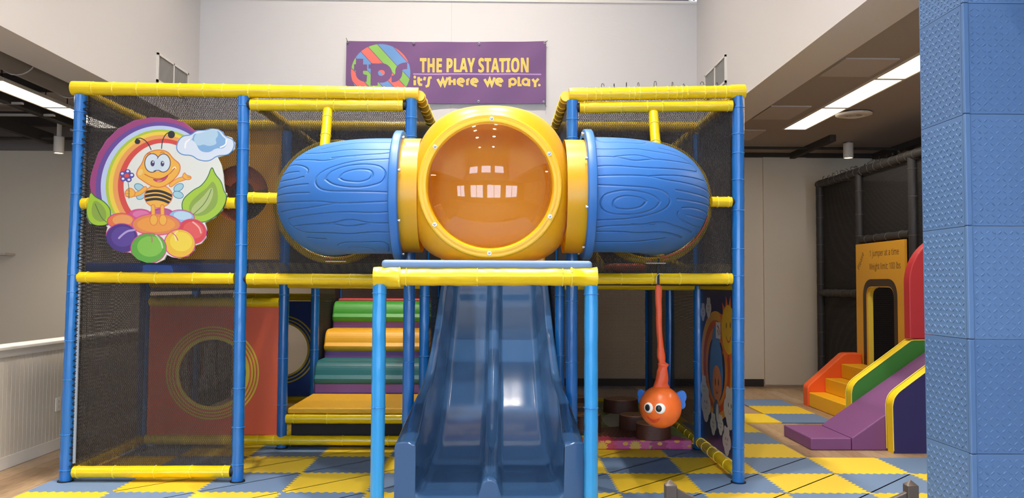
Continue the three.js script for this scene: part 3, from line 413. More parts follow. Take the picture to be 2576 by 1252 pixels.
{ // painted panel glimpsed through the orange panel's hole
  const t = canvasTex(768, 420, (g) => { g.fillStyle = '#d2c8ba'; g.fillRect(0, 0, 768, 420); const cols = ['#b5432f', '#d98c3c', '#dcc04e', '#6f9a5e', '#5266a8']; g.lineCap = 'round'; cols.forEach((c, k) => { g.strokeStyle = c; g.lineWidth = 13; g.beginPath(); g.moveTo(20, 260 - k * 12); g.bezierCurveTo(170, 290 - k * 12, 190, 70 + k * 12, 330, 70 + k * 12); g.bezierCurveTo(460, 70 + k * 12, 470 - k * 10, 190, 460 - k * 10, 290); g.stroke(); }); g.fillStyle = '#4c5a72'; g.beginPath(); g.ellipse(225, 240, 52, 62, 0.3, 0, 7); g.fill(); g.fillStyle = '#96544a'; g.beginPath(); g.ellipse(390, 250, 70, 78, 0.1, 0, 7); g.fill(); g.fillRect(340, 290, 24, 50); g.fillRect(410, 290, 24, 50); g.fillStyle = '#453f40'; g.beginPath(); g.ellipse(600, 170, 26, 40, 0, 0, 7); g.fill(); g.fillRect(590, 180, 20, 130); g.fillStyle = '#6d8046'; for (let k = 0; k < 60; k++) { g.beginPath(); g.arc(k * 13, 372 + 14 * Math.sin(k), 20, 0, 7); g.fill(); } g.fillRect(0, 372, 768, 60); });
  part('painted_panel', new THREE.BoxGeometry(2.4, 1.25, 0.014).rotateY(Math.PI / 2), mat('#ffffff', 0.6, { map: t }), frame, [-3.24, 0.76, -8.7], 'pale panel painted with a rainbow and animals');
}

// ---------------------------------------------------------------- soft roller stairs
{
  const o = thing('roller_stairs', 'soft climbing stairs of green, yellow and teal rolls on purple foam', 'soft stairs', [-1.33, 0.015, -8.7]), w = 1.17;
  const roll = (y, z, m, lab, d = 0.21) => { const s = new THREE.Shape(); const hw = 0.26, hh = 0.118; s.moveTo(-hw, -hh); s.lineTo(hw - 0.06, -hh); s.quadraticCurveTo(hw, -hh, hw, -hh + 0.06); s.lineTo(hw - 0.03, hh - 0.14); s.quadraticCurveTo(hw - 0.06, hh, hw - 0.2, hh); s.lineTo(-hw, hh); const g = new THREE.ExtrudeGeometry(s, { depth: w - 0.04, bevelEnabled: true, bevelSize: 0.02, bevelThickness: 0.02, bevelSegments: 3, bevelOffset: -0.02, curveSegments: 10 }); g.rotateY(-Math.PI / 2); part('roll', g, m, o, [w / 2 - 0.02, y, z], lab); };
  // profile depth axis of the roll faces the camera
  roll(0.57, 0.02, M.teal, 'teal roll'); roll(0.87, -0.45, M.rollYellow, 'yellow roll'); roll(1.17, -0.87, M.green, 'green roll');
  for (const [y, z] of [[0.41, 0.235], [0.715, -0.235], [1.02, -0.655]]) part('riser', rspan(-w / 2, w / 2, y - 0.06, y + 0.06, z - 0.4, z, 0.02), M.purple, o); part('top_mat', rspan(-w / 2, w / 2, 1.27, 1.315, -1.3, -0.95, 0.02), M.red, o);
  part('core', span(-w / 2 + 0.02, w / 2 - 0.02, 0.0, 0.33, -1.2, 0.0), M.deckBlack, o);
  single('landing_mat', rspan(-1.92, -0.74, 0.324, 0.378, -8.42, -7.44, 0.018), M.matYellow, 'flat golden yellow mat at the foot of the roller stairs', 'mat');
  single('landing_box', span(-1.9, -0.76, 0.015, 0.324, -8.41, -7.52), M.deckBlack, 'black padded box under the golden yellow mat', 'box');
}

// ---------------------------------------------------------------- bee panel
{
  const W = 1284, H = 1252, mp = 0.000945;
  const out = [[75, 645], [65, 590], [72, 520], [85, 470], [125, 340], [190, 230], [280, 140], [400, 75], [540, 47], [680, 52], [800, 85], [885, 150], [915, 150], [960, 147], [1010, 134], [1070, 137], [1110, 160], [1125, 190], [1180, 205], [1210, 250], [1205, 300], [1160, 345], [1075, 365], [1105, 430], [1122, 510], [1130, 590], [1140, 645], [1155, 655], [1150, 700], [1120, 790], [1060, 850], [985, 890], [1000, 940], [995, 1010], [960, 1055], [915, 1070], [905, 1110], [860, 1155], [790, 1175], [730, 1165], [688, 1145], [670, 1185], [610, 1212], [530, 1210], [460, 1185], [400, 1130], [330, 1130], [260, 1100], [215, 1050], [203, 985], [215, 930], [200, 915], [130, 920], [75, 900], [48, 850], [45, 790], [60, 720]];
  const tex = canvasTex(W, H, (g) => {
    const fill = (c) => { g.fillStyle = c; g.fill(); }, line = (c, w) => { g.strokeStyle = c; g.lineWidth = w; g.lineCap = g.lineJoin = 'round'; g.stroke(); };
    const path = (pts, close = true) => { g.beginPath(); const n = pts.length; if (close) { g.moveTo((pts[0][0] + pts[n - 1][0]) / 2, (pts[0][1] + pts[n - 1][1]) / 2); for (let k = 0; k < n; k++) { const b = pts[(k + 1) % n]; g.quadraticCurveTo(pts[k][0], pts[k][1], (pts[k][0] + b[0]) / 2, (pts[k][1] + b[1]) / 2); } g.closePath(); } else { g.moveTo(...pts[0]); for (let k = 1; k < n - 1; k++) g.quadraticCurveTo(pts[k][0], pts[k][1], (pts[k][0] + pts[k + 1][0]) / 2, (pts[k][1] + pts[k + 1][1]) / 2); g.lineTo(...pts[n - 1]); } };
    const ell = (x, y, a, b, r = 0) => { g.beginPath(); g.ellipse(x, y, a, b, r, 0, 7); };
    g.fillStyle = '#e9ebe4'; g.fillRect(0, 0, W, H);
    g.save(); g.beginPath(); g.moveTo(-90, -20); g.lineTo(920, -20); g.lineTo(920, 160); g.lineTo(760, 290); g.lineTo(640, 560); g.lineTo(420, 860); g.lineTo(-90, 1000); g.closePath(); g.clip();
    const bands = ['#a2427f', '#a2427f', '#6a4a9f', '#c5d5f6', '#b4cf3c', '#f8d748', '#f3a458', '#de4a40', '#e9ebe4']; const cut = [0, 0, 0.22, 0.36, 0.5, 0.58, 0.7, 0.84, 1];
    bands.forEach((c, k) => { const t = cut[k]; ell(598 + 47 * t, 600 - 10 * t, 545 - 235 * t, 562 - 226 * t); fill(c); }); g.restore();
    // right and left leaves
    path([[1030, 430], [1055, 500], [1110, 560], [1130, 640], [1150, 660], [1150, 720], [1110, 800], [1040, 860], [960, 892], [890, 870], [830, 850], [795, 760], [810, 700], [850, 660], [900, 620], [945, 600], [1000, 530]]); fill('#a9d02c'); line('#2f6b3a', 7);
    path([[1040, 545], [1080, 620], [1085, 740], [1020, 810], [950, 840], [880, 830], [850, 780], [870, 720], [930, 660], [1000, 610]]); fill('#8fae3e'); path([[1035, 590], [1050, 660], [1010, 760], [940, 820], [870, 820], [880, 760], [960, 690]]); fill('#b9c97a'); path([[1030, 620], [1000, 720], [890, 825]], false); line('#3f6b2a', 5);
    path([[75, 640], [110, 690], [180, 720], [235, 780], [242, 850], [215, 915], [140, 922], [80, 900], [45, 830], [50, 740]]); fill('#a9d02c'); line('#2f6b3a', 7); path([[105, 710], [160, 740], [205, 800], [205, 880], [150, 890], [95, 850], [85, 780]]); fill('#8fae3e'); path([[115, 745], [140, 800], [170, 860], [210, 890]], false); line('#3f6b2a', 5);
    // cloud
    const cl = [[750, 250], [790, 195], [860, 190], [900, 150], [980, 150], [1030, 130], [1100, 150], [1130, 200], [1200, 220], [1205, 290], [1160, 350], [1070, 350], [1010, 400], [920, 390], [870, 350], [790, 350], [745, 310]]; path(cl); fill('#dfe9f8'); line('#5c8fd0', 8);
    path([[810, 250], [850, 215], [900, 250], [930, 320], [1010, 330], [1060, 290], [1120, 300], [1160, 240], [1100, 190], [1080, 150], [1000, 150], [960, 190], [880, 170], [870, 230]]); fill('#84b3e2'); path([[880, 240], [890, 180], [940, 170], [990, 150], [1060, 140], [1080, 190], [1050, 220], [1070, 260], [1000, 280], [960, 260], [920, 280]]); fill('#b9d8ef'); path([[815, 290], [812, 250], [850, 225]], false); line('#ffffff', 14); path([[1095, 285], [1140, 270], [1140, 225]], false); line('#ffffff', 12);
    // flower
    const petal = (x, y, a, b, r, c1, c2, hl) => { ell(x, y, a, b, r); fill(c1); line('#d8418f', 7); ell(x + a * 0.08, y - b * 0.12, a * 0.72, b * 0.68, r); fill(c2); if (hl) { path(hl, false); line('rgba(255,255,255,0.55)', 12); } };
    petal(470, 830, 90, 45, 0, '#d8528f', '#e57ab0'); petal(640, 815, 90, 38, 0, '#a83a78', '#b95a92'); petal(800, 840, 100, 50, 0.1, '#8fbfe8', '#bfdff5'); petal(325, 880, 110, 62, 0, '#ee7a3e', '#f5a55c'); petal(885, 960, 112, 98, 0.25, '#dd3d3f', '#ea5a52', [[890, 885], [940, 920], [955, 970]]);
    ell(600, 905, 190, 85); fill('#e98a4a'); line('#d8528f', 8); ell(600, 905, 150, 60); fill('#f5a23c');
    petal(330, 1018, 128, 118, 0, '#4b2c84', '#5d3f9a'); path([[310, 1015], [360, 960], [430, 950]], false); line('#b9a2dc', 16); petal(790, 1055, 122, 112, 0.15, '#f2c21e', '#f9dc3c', [[760, 1030], [740, 975], [770, 960]]); petal(545, 1095, 140, 120, 0, '#5fae34', '#86c843', [[600, 990], [640, 1030], [655, 1090]]); path([[570, 1045], [575, 1010], [545, 985]], false); line('#d8418f', 6); path([[775, 1030], [760, 995], [725, 970]], false); line('#d8418f', 6);
    // bee
    const skin = '#f7b93e', edge = '#e2703a';
    for (const [x, y, r] of [[460, 612, 0.5], [478, 675, -0.6], [770, 610, -0.6], [768, 668, 0.3]]) { ell(x, y, 42, 27, r); fill('#a9d6e4'); line('#3f7fa8', 5); }
    path([[505, 620], [470, 655], [430, 668], [405, 665]], false); line(edge, 38); line(skin, 28); path([[710, 590], [750, 555], [800, 540], [825, 530]], false); line(edge, 36); line(skin, 26);
    path([[350, 640], [385, 610], [430, 640], [425, 685], [375, 695], [345, 670]]); fill(skin); line(edge, 5); for (const y of [640, 662, 684]) { path([[352, y], [372, y - 4], [386, y + 2]], false); line(edge, 4); }
    path([[795, 520], [815, 485], [828, 510], [870, 520], [866, 545], [820, 548]]); fill(skin); line(edge, 5); path([[835, 525], [862, 528]], false); line(edge, 4);
    ell(612, 680, 110, 92); fill(skin); line(edge, 6); g.save(); ell(612, 680, 107, 89); g.clip(); for (const y of [640, 672, 705]) { path([[495, y + 14], [560, y - 4], [640, y], [730, y + 42]], false); line('#201a18', 20); } g.restore();
    for (const x of [572, 645]) { path([[x, 762], [x + 2, 800], [x + 4, 850]], false); line(edge, 34); line(skin, 24); ell(x + 8, 870, 30, 42); fill(skin); line(edge, 5); }
    path([[478, 420], [500, 340], [590, 305], [680, 320], [720, 380], [780, 420], [778, 490], [720, 560], [640, 612], [560, 605], [480, 555], [432, 520], [440, 470]]); fill(skin); line(edge, 7); ell(465, 490, 18, 26, 0.4); fill('#f9d27a');
    ell(556, 415, 58, 74); fill('#dbe8f2'); line('#4a2f5a', 6); ell(645, 415, 55, 72); fill('#dbe8f2'); line('#4a2f5a', 6); ell(600, 430, 40, 50); fill('#cfe0ee'); path([[570, 480], [600, 468], [632, 484]], false); line('#4a2f5a', 5); ell(560, 418, 16, 24); fill('#463064'); ell(638, 420, 14, 22); fill('#463064'); ell(563, 408, 5, 8); fill('#fff'); ell(641, 411, 5, 7); fill('#fff');
    path([[500, 505], [560, 540], [640, 540], [700, 500], [735, 455]], false); line('#c2542e', 6); path([[555, 540], [610, 552], [660, 530], [690, 505], [665, 550], [610, 575]]); fill('#d8407a'); line('#8f2440', 4); path([[590, 560], [620, 548], [648, 555], [610, 572]]); fill('#ef8a8a'); path([[720, 460], [735, 440], [745, 458]], false); line('#fff', 6); path([[515, 345], [530, 332], [550, 342]], false); line('#c2542e', 5); path([[620, 332], [635, 324], [650, 334]], false); line('#c2542e', 5);
    path([[545, 308], [520, 250], [460, 212], [425, 225]], false); line('#241f1e', 7); ell(436, 245, 22, 20); fill('#241f1e'); path([[628, 298], [630, 240], [655, 185], [690, 165]], false); line('#241f1e', 7); ell(703, 186, 28, 30); fill('#241f1e');
    // little flower in the hand
    path([[380, 700], [380, 630], [370, 575]], false); line('#3d5a52', 5); for (let k = 0; k < 5; k++) { const a = k * 1.257 - 1.4; ell(358 + 36 * Math.cos(a), 520 + 32 * Math.sin(a), 22, 20); fill('#5a4fae'); line('#443a96', 4); ell(358 + 40 * Math.cos(a), 518 + 36 * Math.sin(a), 11, 9); fill('#f0effa'); } ell(358, 518, 20, 16); fill('#e2503f');
  });
  const s = polyShape(out.map(([x, y]) => [x * mp, (H - y) * mp])), g = extrude(s, 0.02, 0.003), p = g.attributes.position, uv = g.attributes.uv; for (let k = 0; k < p.count; k++) uv.setXY(k, p.getX(k) / (W * mp), p.getY(k) / (H * mp));
  const o = thing('bee_panel', 'cut-out panel of a smiling bee on a flower under a rainbow', 'panel', [-3.15, 1.612, -6.14]); part('board', g, mat('#d9d9d6', 0.4, { map: tex }), o);
}

// ---------------------------------------------------------------- banner
{
  const W = 2048, H = 669, X0 = 62, Y0 = 103, SX = 2048 / (2448 - 62), SY = 669 / (875 - 103);
  const tex = canvasTex(W, H, (g) => {
    g.fillStyle = '#775180'; g.fillRect(0, 0, W, H); g.save(); g.scale(SX, SY); g.translate(-X0, -Y0);
    const cols = { r: '#f27466', g: '#8fc25c', b: '#6d9ad0' };
    g.save(); g.beginPath(); g.arc(476, 490, 352, 0, 7); g.clip(); g.lineJoin = 'round';
    const stripe = (a, b, c) => { g.fillStyle = c; g.beginPath(); g.moveTo(a - 900, -500 + 0); g.lineTo(b - 900, -500); g.lineTo(b + 900, 1480); g.lineTo(a + 900, 1480); g.closePath(); g.fill(); };
    // diagonal bands falling to the right: x - y * 0.91 = const
    const k = (c) => c + 490 * 0.909; [[-700, -415, cols.b], [-405, -275, cols.r], [-266, -112, cols.g], [-103, 19, cols.b], [28, 159, cols.r], [168, 299, cols.g], [308, 466, cols.b], [475, 900, cols.r]].forEach(([a, b, c]) => stripe(k(a) - 0, k(b), c));
    g.restore();
    g.strokeStyle = '#775180'; g.lineCap = 'butt'; g.lineJoin = 'miter'; g.lineWidth = 86;
    g.beginPath(); g.moveTo(222, 322); g.lineTo(222, 500); g.quadraticCurveTo(222, 560, 310, 566); g.stroke(); g.lineWidth = 80; g.beginPath(); g.moveTo(158, 432); g.lineTo(312, 432); g.stroke();
    g.lineWidth = 86; g.beginPath(); g.moveTo(398, 375); g.lineTo(398, 655); g.stroke(); g.beginPath(); g.arc(484, 495, 82, 0, 7); g.stroke(); g.beginPath(); g.moveTo(330, 415); g.lineTo(440, 415); g.lineWidth = 50; g.stroke(); g.fillStyle = cols.b; g.beginPath(); g.arc(480, 496, 38, 0, 7); g.fill(); g.fillStyle = cols.r; g.beginPath(); g.arc(480, 496, 38, -2.3, 0.85); g.closePath(); g.fill();
    g.lineWidth = 84; g.beginPath(); g.moveTo(790, 400); g.quadraticCurveTo(690, 400, 690, 470); g.quadraticCurveTo(700, 570, 605, 575); g.stroke();
    const gold = '#e9c75a', dark = '#5a3350', pale = '#f7d9a0';
    g.save(); g.translate(940, 485); g.scale(0.66, 1); g.font = 'bold 246px sans-serif'; g.textBaseline = 'alphabetic'; const wd = g.measureText('THE PLAY STATION').width; g.scale(1985 / wd, 1); g.lineJoin = 'round'; g.strokeStyle = dark; g.lineWidth = 18; g.strokeText('THE PLAY STATION', 0, 0); g.strokeStyle = pale; g.lineWidth = 9; g.strokeText('THE PLAY STATION', 0, 0); g.fillStyle = gold; g.fillText('THE PLAY STATION', 0, 0); g.restore();
    g.fillStyle = '#b98fcb'; g.fillRect(862, 503, 1528, 17);
    const P = []; const L = (...p) => P.push(p); const A = (x, y, r, a, b) => { const q = []; for (let i = 0; i <= 16; i++) { const t = a + (b - a) * i / 16; q.push([x + r * Math.cos(t), y + r * Math.sin(t)]); } P.push(q); };
    L([881, 585], [881, 648]); L([881, 545], [881, 552]); P.push([[928, 545], [928, 615], [940, 640], [970, 642]]); L([910, 580], [968, 580]); L([1003, 545], [993, 586]); P.push([[1082, 552], [1055, 555], [1048, 580], [1046, 630], [1038, 655], [1010, 664]]);
    const Wl = (x) => P.push([[x, 572], [x + 38, 645], [x + 63, 575], [x + 88, 645], [x + 122, 555]]); Wl(1152); Wl(1712);
    L([1298, 545], [1298, 648]); L([1298, 602], [1355, 602]); L([1355, 570], [1355, 648]);
    const E = (x) => { A(x, 606, 36, 0.1, -4.6); L([x - 34, 606], [x + 36, 606]); P.push([[x - 4, 642], [x + 16, 654], [x + 30, 656]]); }; E(1430); E(1592); E(1888);
    L([1508, 575], [1508, 648]); A(1530, 600, 24, Math.PI, 4.9); L([2014, 572], [2014, 675]); A(2050, 606, 36, 0, 7); L([2122, 545], [2122, 645], [2158, 645]); A(2205, 606, 36, 0, 7); L([2244, 570], [2244, 660]); P.push([[2285, 570], [2318, 612], [2318, 670]]); L([2318, 612], [2358, 565]); L([2368, 645], [2369, 646]);
    for (const [c, w] of [[dark, 36], [pale, 30], [gold, 22]]) { g.strokeStyle = c; g.lineWidth = w; g.lineCap = 'butt'; g.lineJoin = 'miter'; for (const q of P) { g.beginPath(); g.moveTo(...q[0]); q.slice(1).forEach((p) => g.lineTo(...p)); if (q.length === 2 && Math.hypot(q[1][0] - q[0][0], q[1][1] - q[0][1]) < 12) g.lineCap = 'round'; else g.lineCap = 'butt'; g.stroke(); } }
    g.restore();
  });
  const o = thing('banner', 'purple vinyl banner with round striped logo and gold lettering on the high wall', 'banner', [-0.71, 3.825, -10.37]); const w = 2.575, h = 0.815, gN = 48;
  const g = new THREE.BoxGeometry(w, h, 0.004, gN, 16, 1), p = g.attributes.position; for (let k = 0; k < p.count; k++) { const u = p.getX(k) / w, v = p.getY(k) / h; p.setZ(k, p.getZ(k) + 0.012 * Math.sin(u * 9 + v * 3) * (0.25 - v * v) + 0.006 * Math.sin(u * 23 - v * 8)); p.setY(k, p.getY(k) + u * 0.02 - 0.012 * (1 - 4 * u * u) * (v > 0 ? 1 : 0)); }
  g.computeVertexNormals(); const mt = mat('#ffffff', 0.5, { map: tex }), plain = mat('#775180', 0.5); const b = part('sheet', g, [plain, plain, plain, plain, mt, plain], o, [0, h / 2, 0]);
  const gr = new THREE.TorusGeometry(0.012, 0.005, 8, 20); for (const [x, y] of [[-1.27, 0.79], [-0.42, 0.785], [0.42, 0.78], [1.27, 0.8], [0.42, 0.03], [1.26, 0.03], [-1.26, 0.03]]) part('grommet', gr, M.steel, o, [x, y, 0.008]);
  for (const [x, y, dx, dy] of [[-1.27, 0.79, -0.02, 0.05], [1.27, 0.8, 0.035, 0.03], [1.27, 0.03, 0.02, -0.06]]) part('cord', new THREE.TubeGeometry(new THREE.LineCurve3(V(x, y, 0.01), V(x + dx, y + dy, 0.01)), 2, 0.004, 6), mat('#6b6660', 0.7), o);
}

// ---------------------------------------------------------------- hanging orange ball with a face
{
  const o = thing('hanging_ball', 'orange ball with a cartoon face and blue fins hanging on an orange sleeve', 'punching ball', [1.208, 0.437, -6.12]), R = 0.157, cy = R;
  const ball = part('ball', new THREE.SphereGeometry(R, 48, 32), M.ballOrange, o, [0, cy, 0]); const face = -0.5;
  const on = (name, yaw, pitch, geo, m, lift = 0) => { const q = part(name, geo, m, o), a = yaw + face; q.position.set((R + lift) * Math.sin(a) * Math.cos(pitch), cy + (R + lift) * Math.sin(pitch), (R + lift) * Math.cos(a) * Math.cos(pitch)); q.rotation.order = 'YXZ'; q.rotation.set(-pitch, a, 0); return q; };
  const whiteM = mat('#f1efe8', 0.35), pup = mat('#191716', 0.35);
  for (const s of [-1, 1]) { const yaw = s * 0.29, e = on('eye', yaw, 0.06, new THREE.SphereGeometry(1, 24, 16).scale(0.0385, 0.0385, 0.012), whiteM, -0.002); part('pupil', new THREE.SphereGeometry(1, 20, 14).scale(0.023, 0.025, 0.01), pup, e, [s < 0 ? -0.002 : -0.009, 0, 0.0075]); }
  const mouthShape = new THREE.Shape(); mouthShape.moveTo(-0.05, 0.02); mouthShape.quadraticCurveTo(0, -0.03, 0.055, 0.012); mouthShape.quadraticCurveTo(0.01, -0.062, -0.03, -0.025); mouthShape.quadraticCurveTo(-0.045, -0.005, -0.05, 0.02);
  { const g = new THREE.ExtrudeGeometry(mouthShape, { depth: 0.004, bevelEnabled: false, curveSegments: 10 }), p = g.attributes.position; for (let k = 0; k < p.count; k++) { const x = p.getX(k), y = p.getY(k) - 0.068, z = p.getZ(k), q = Math.sqrt(Math.max(0, R * R - x * x - y * y)); p.setXYZ(k, x, y, q - 0.001 + z); } g.computeVertexNormals(); const q = part('mouth', g, mat('#d8452a', 0.4), o, [0, cy, 0]); q.rotation.y = face - 0.08; }
  const fin = new THREE.Shape(); fin.moveTo(0, -0.06); fin.bezierCurveTo(0.05, -0.085, 0.075, -0.05, 0.06, -0.01); fin.bezierCurveTo(0.09, 0.03, 0.06, 0.085, 0.02, 0.07); fin.lineTo(-0.02, 0.05); const fg = extrude(fin, 0.035, 0.014, 10).translate(0, 0, -0.0175);
  const f1 = part('fin', fg, M.finBlue, o, [R * 0.86, cy + 0.045, -0.03]); f1.rotation.y = 0.25; const f2 = part('fin', fg, M.finBlue, o, [-R * 0.72, cy + 0.06, -0.075]); f2.rotation.y = Math.PI - 0.9; f2.scale.setScalar(0.8);
  // gathered cone and strap sleeve
  const st = [[0, 0.285, 0.062], [0.004, 0.3, 0.06], [0.004, 0.34, 0.05], [0.012, 0.4, 0.042], [0.02, 0.45, 0.036], [0.022, 0.475, 0.038], [0.012, 0.49, 0.026], [0.008, 0.53, 0.03], [0.0, 0.62, 0.024], [-0.006, 0.75, 0.022], [-0.01, 0.9, 0.0235], [-0.012, 1.0, 0.024], [-0.013, 1.055, 0.022], [-0.013, 1.07, 0.012]], nv = 28, pos = [], idx = [], uvs = [];
  const cv = new THREE.CatmullRomCurve3(st.map(([x, y]) => V(x, y, 0))), rc = new THREE.CatmullRomCurve3(st.map((s) => V(s[2], 0, 0))), nu = 90;
  for (let i = 0; i <= nu; i++) { const c = cv.getPoint(i / nu), r = rc.getPoint(i / nu).x; for (let j = 0; j <= nv; j++) { const a = j / nv * 2 * Math.PI, f = 1 + 0.13 * (noise(i * 0.25, Math.cos(a) * 2 + 5) - 0.5) * 2 + 0.06 * Math.sin(3 * a + i * 0.16); pos.push(c.x + r * f * Math.cos(a), c.y, r * f * 0.75 * Math.sin(a)); uvs.push(j / nv, i / nu); } }
  for (let i = 0; i < nu; i++) for (let j = 0; j < nv; j++) { const a = i * (nv + 1) + j, b = a + nv + 1; idx.push(a, b, a + 1, b, b + 1, a + 1); }
  const g = new THREE.BufferGeometry(); g.setAttribute('position', new THREE.Float32BufferAttribute(pos, 3)); g.setAttribute('uv', new THREE.Float32BufferAttribute(uvs, 2)); g.setIndex(idx); g.computeVertexNormals(); part('strap_sleeve', g, mat('#e2572b', 0.5), o);
  part('strap', box(0.016, 0.24, 0.005, -0.013, 1.15, 0), M.black, o); part('cord', new THREE.TubeGeometry(new THREE.CatmullRomCurve3([V(-0.03, 1.08, 0.0), V(-0.025, 1.14, 0.012), V(-0.005, 1.155, 0.012), V(0.02, 1.15, 0.004)]), 16, 0.0025, 5), M.white, o);
}

// ---------------------------------------------------------------- printed side panel of the right bay
{
  const W = 700, H = 880, tex = canvasTex(W, H, (g) => {
    const ell = (x, y, a, b, c, r = 0) => { g.beginPath(); g.ellipse(x, y, a, b, r, 0, 7); if (c) { g.fillStyle = c; g.fill(); } }, ln = (c, w) => { g.strokeStyle = c; g.lineWidth = w; g.stroke(); };
    g.fillStyle = '#252a55'; g.fillRect(0, 0, W, H);
    ell(330, 420, 320, 300, '#e8a23a'); ell(330, 425, 265, 255, '#c9502a'); ell(330, 430, 215, 215, '#e08a35'); ell(330, 440, 170, 180, '#2a3560');
    g.fillStyle = '#ef6a2a'; g.save(); g.translate(565, 210); for (let k = 0; k < 14; k++) { g.rotate(0.449); g.beginPath(); g.moveTo(110, -30); g.lineTo(185, 0); g.lineTo(110, 30); g.fill(); } g.restore(); ell(565, 210, 125, 130, '#f3bd2a'); ell(530, 190, 10, 16, '#8a4a1a'); ell(600, 185, 10, 16, '#8a4a1a'); g.beginPath(); g.arc(565, 235, 40, 0.2, 2.9); ln('#c2501f', 9);
    // plain blue hooded figure
    ell(330, 400, 120, 130, '#4f86bd'); ell(330, 290, 75, 90, '#4f86bd'); ell(330, 470, 135, 150, '#4f86bd'); ell(345, 520, 88, 100, '#e58a58'); ell(315, 515, 9, 20, '#33231f'); ell(375, 510, 9, 20, '#33231f'); g.beginPath(); g.arc(345, 550, 24, 0.3, 2.8); ln('#33231f', 6); ell(330, 690, 60, 80, '#4f6f9c'); ell(350, 680, 26, 50, '#cfc7ba');
    g.fillStyle = '#d8d2ca'; g.fillRect(330, 180, 90, 90); g.beginPath(); g.arc(350, 255, 55, -1.4, -0.1); ln('#b8462a', 10); g.beginPath(); g.arc(350, 255, 30, -1.4, -0.1); ln('#b8462a', 10);
    const puff = (x, y, s) => { for (const [dx, dy, r] of [[0, 0, 1], [-0.7, 0.5, 0.75], [0.7, 0.4, 0.8], [0, 1, 0.9], [-0.4, -0.6, 0.5], [0.5, -0.6, 0.5]]) ell(x + dx * s, y + dy * s, r * s, r * s, '#d9d3c8'); ell(x - s * 0.3, y + s * 0.2, s * 0.1, s * 0.16, '#4a4440'); ell(x + s * 0.35, y + s * 0.2, s * 0.1, s * 0.16, '#4a4440'); g.beginPath(); g.arc(x, y + s * 0.5, s * 0.3, 0.2, 2.9); ln('#4a4440', 3); };
    puff(110, 640, 70); puff(70, 560, 50); puff(580, 590, 75); puff(265, 740, 42); puff(410, 720, 38); puff(520, 780, 52); puff(60, 120, 36); puff(180, 90, 40);
  });
  const z0 = -7.38, z1 = -6.26, y0 = 0.14, y1 = 1.47; const o = part('printed_panel', new THREE.BoxGeometry(z1 - z0, y1 - y0, 0.014).rotateY(-Math.PI / 2).translate(0, (y1 - y0) / 2, 0), mat('#ffffff', 0.32, { map: tex, clearcoat: 0.3 }), frame, [1.83, y0, (z0 + z1) / 2], 'dark blue printed panel with rainbow, sun and pale clouds'); part('edge_strip', span(-0.012, 0.012, 0, y1 - y0, (z1 - z0) / 2, (z1 - z0) / 2 + 0.008), M.white, o); part('top_strip', span(-0.02, 0.012, y1 - y0, y1 - y0 + 0.03, -(z1 - z0) / 2, (z1 - z0) / 2), M.yellow, o);
}

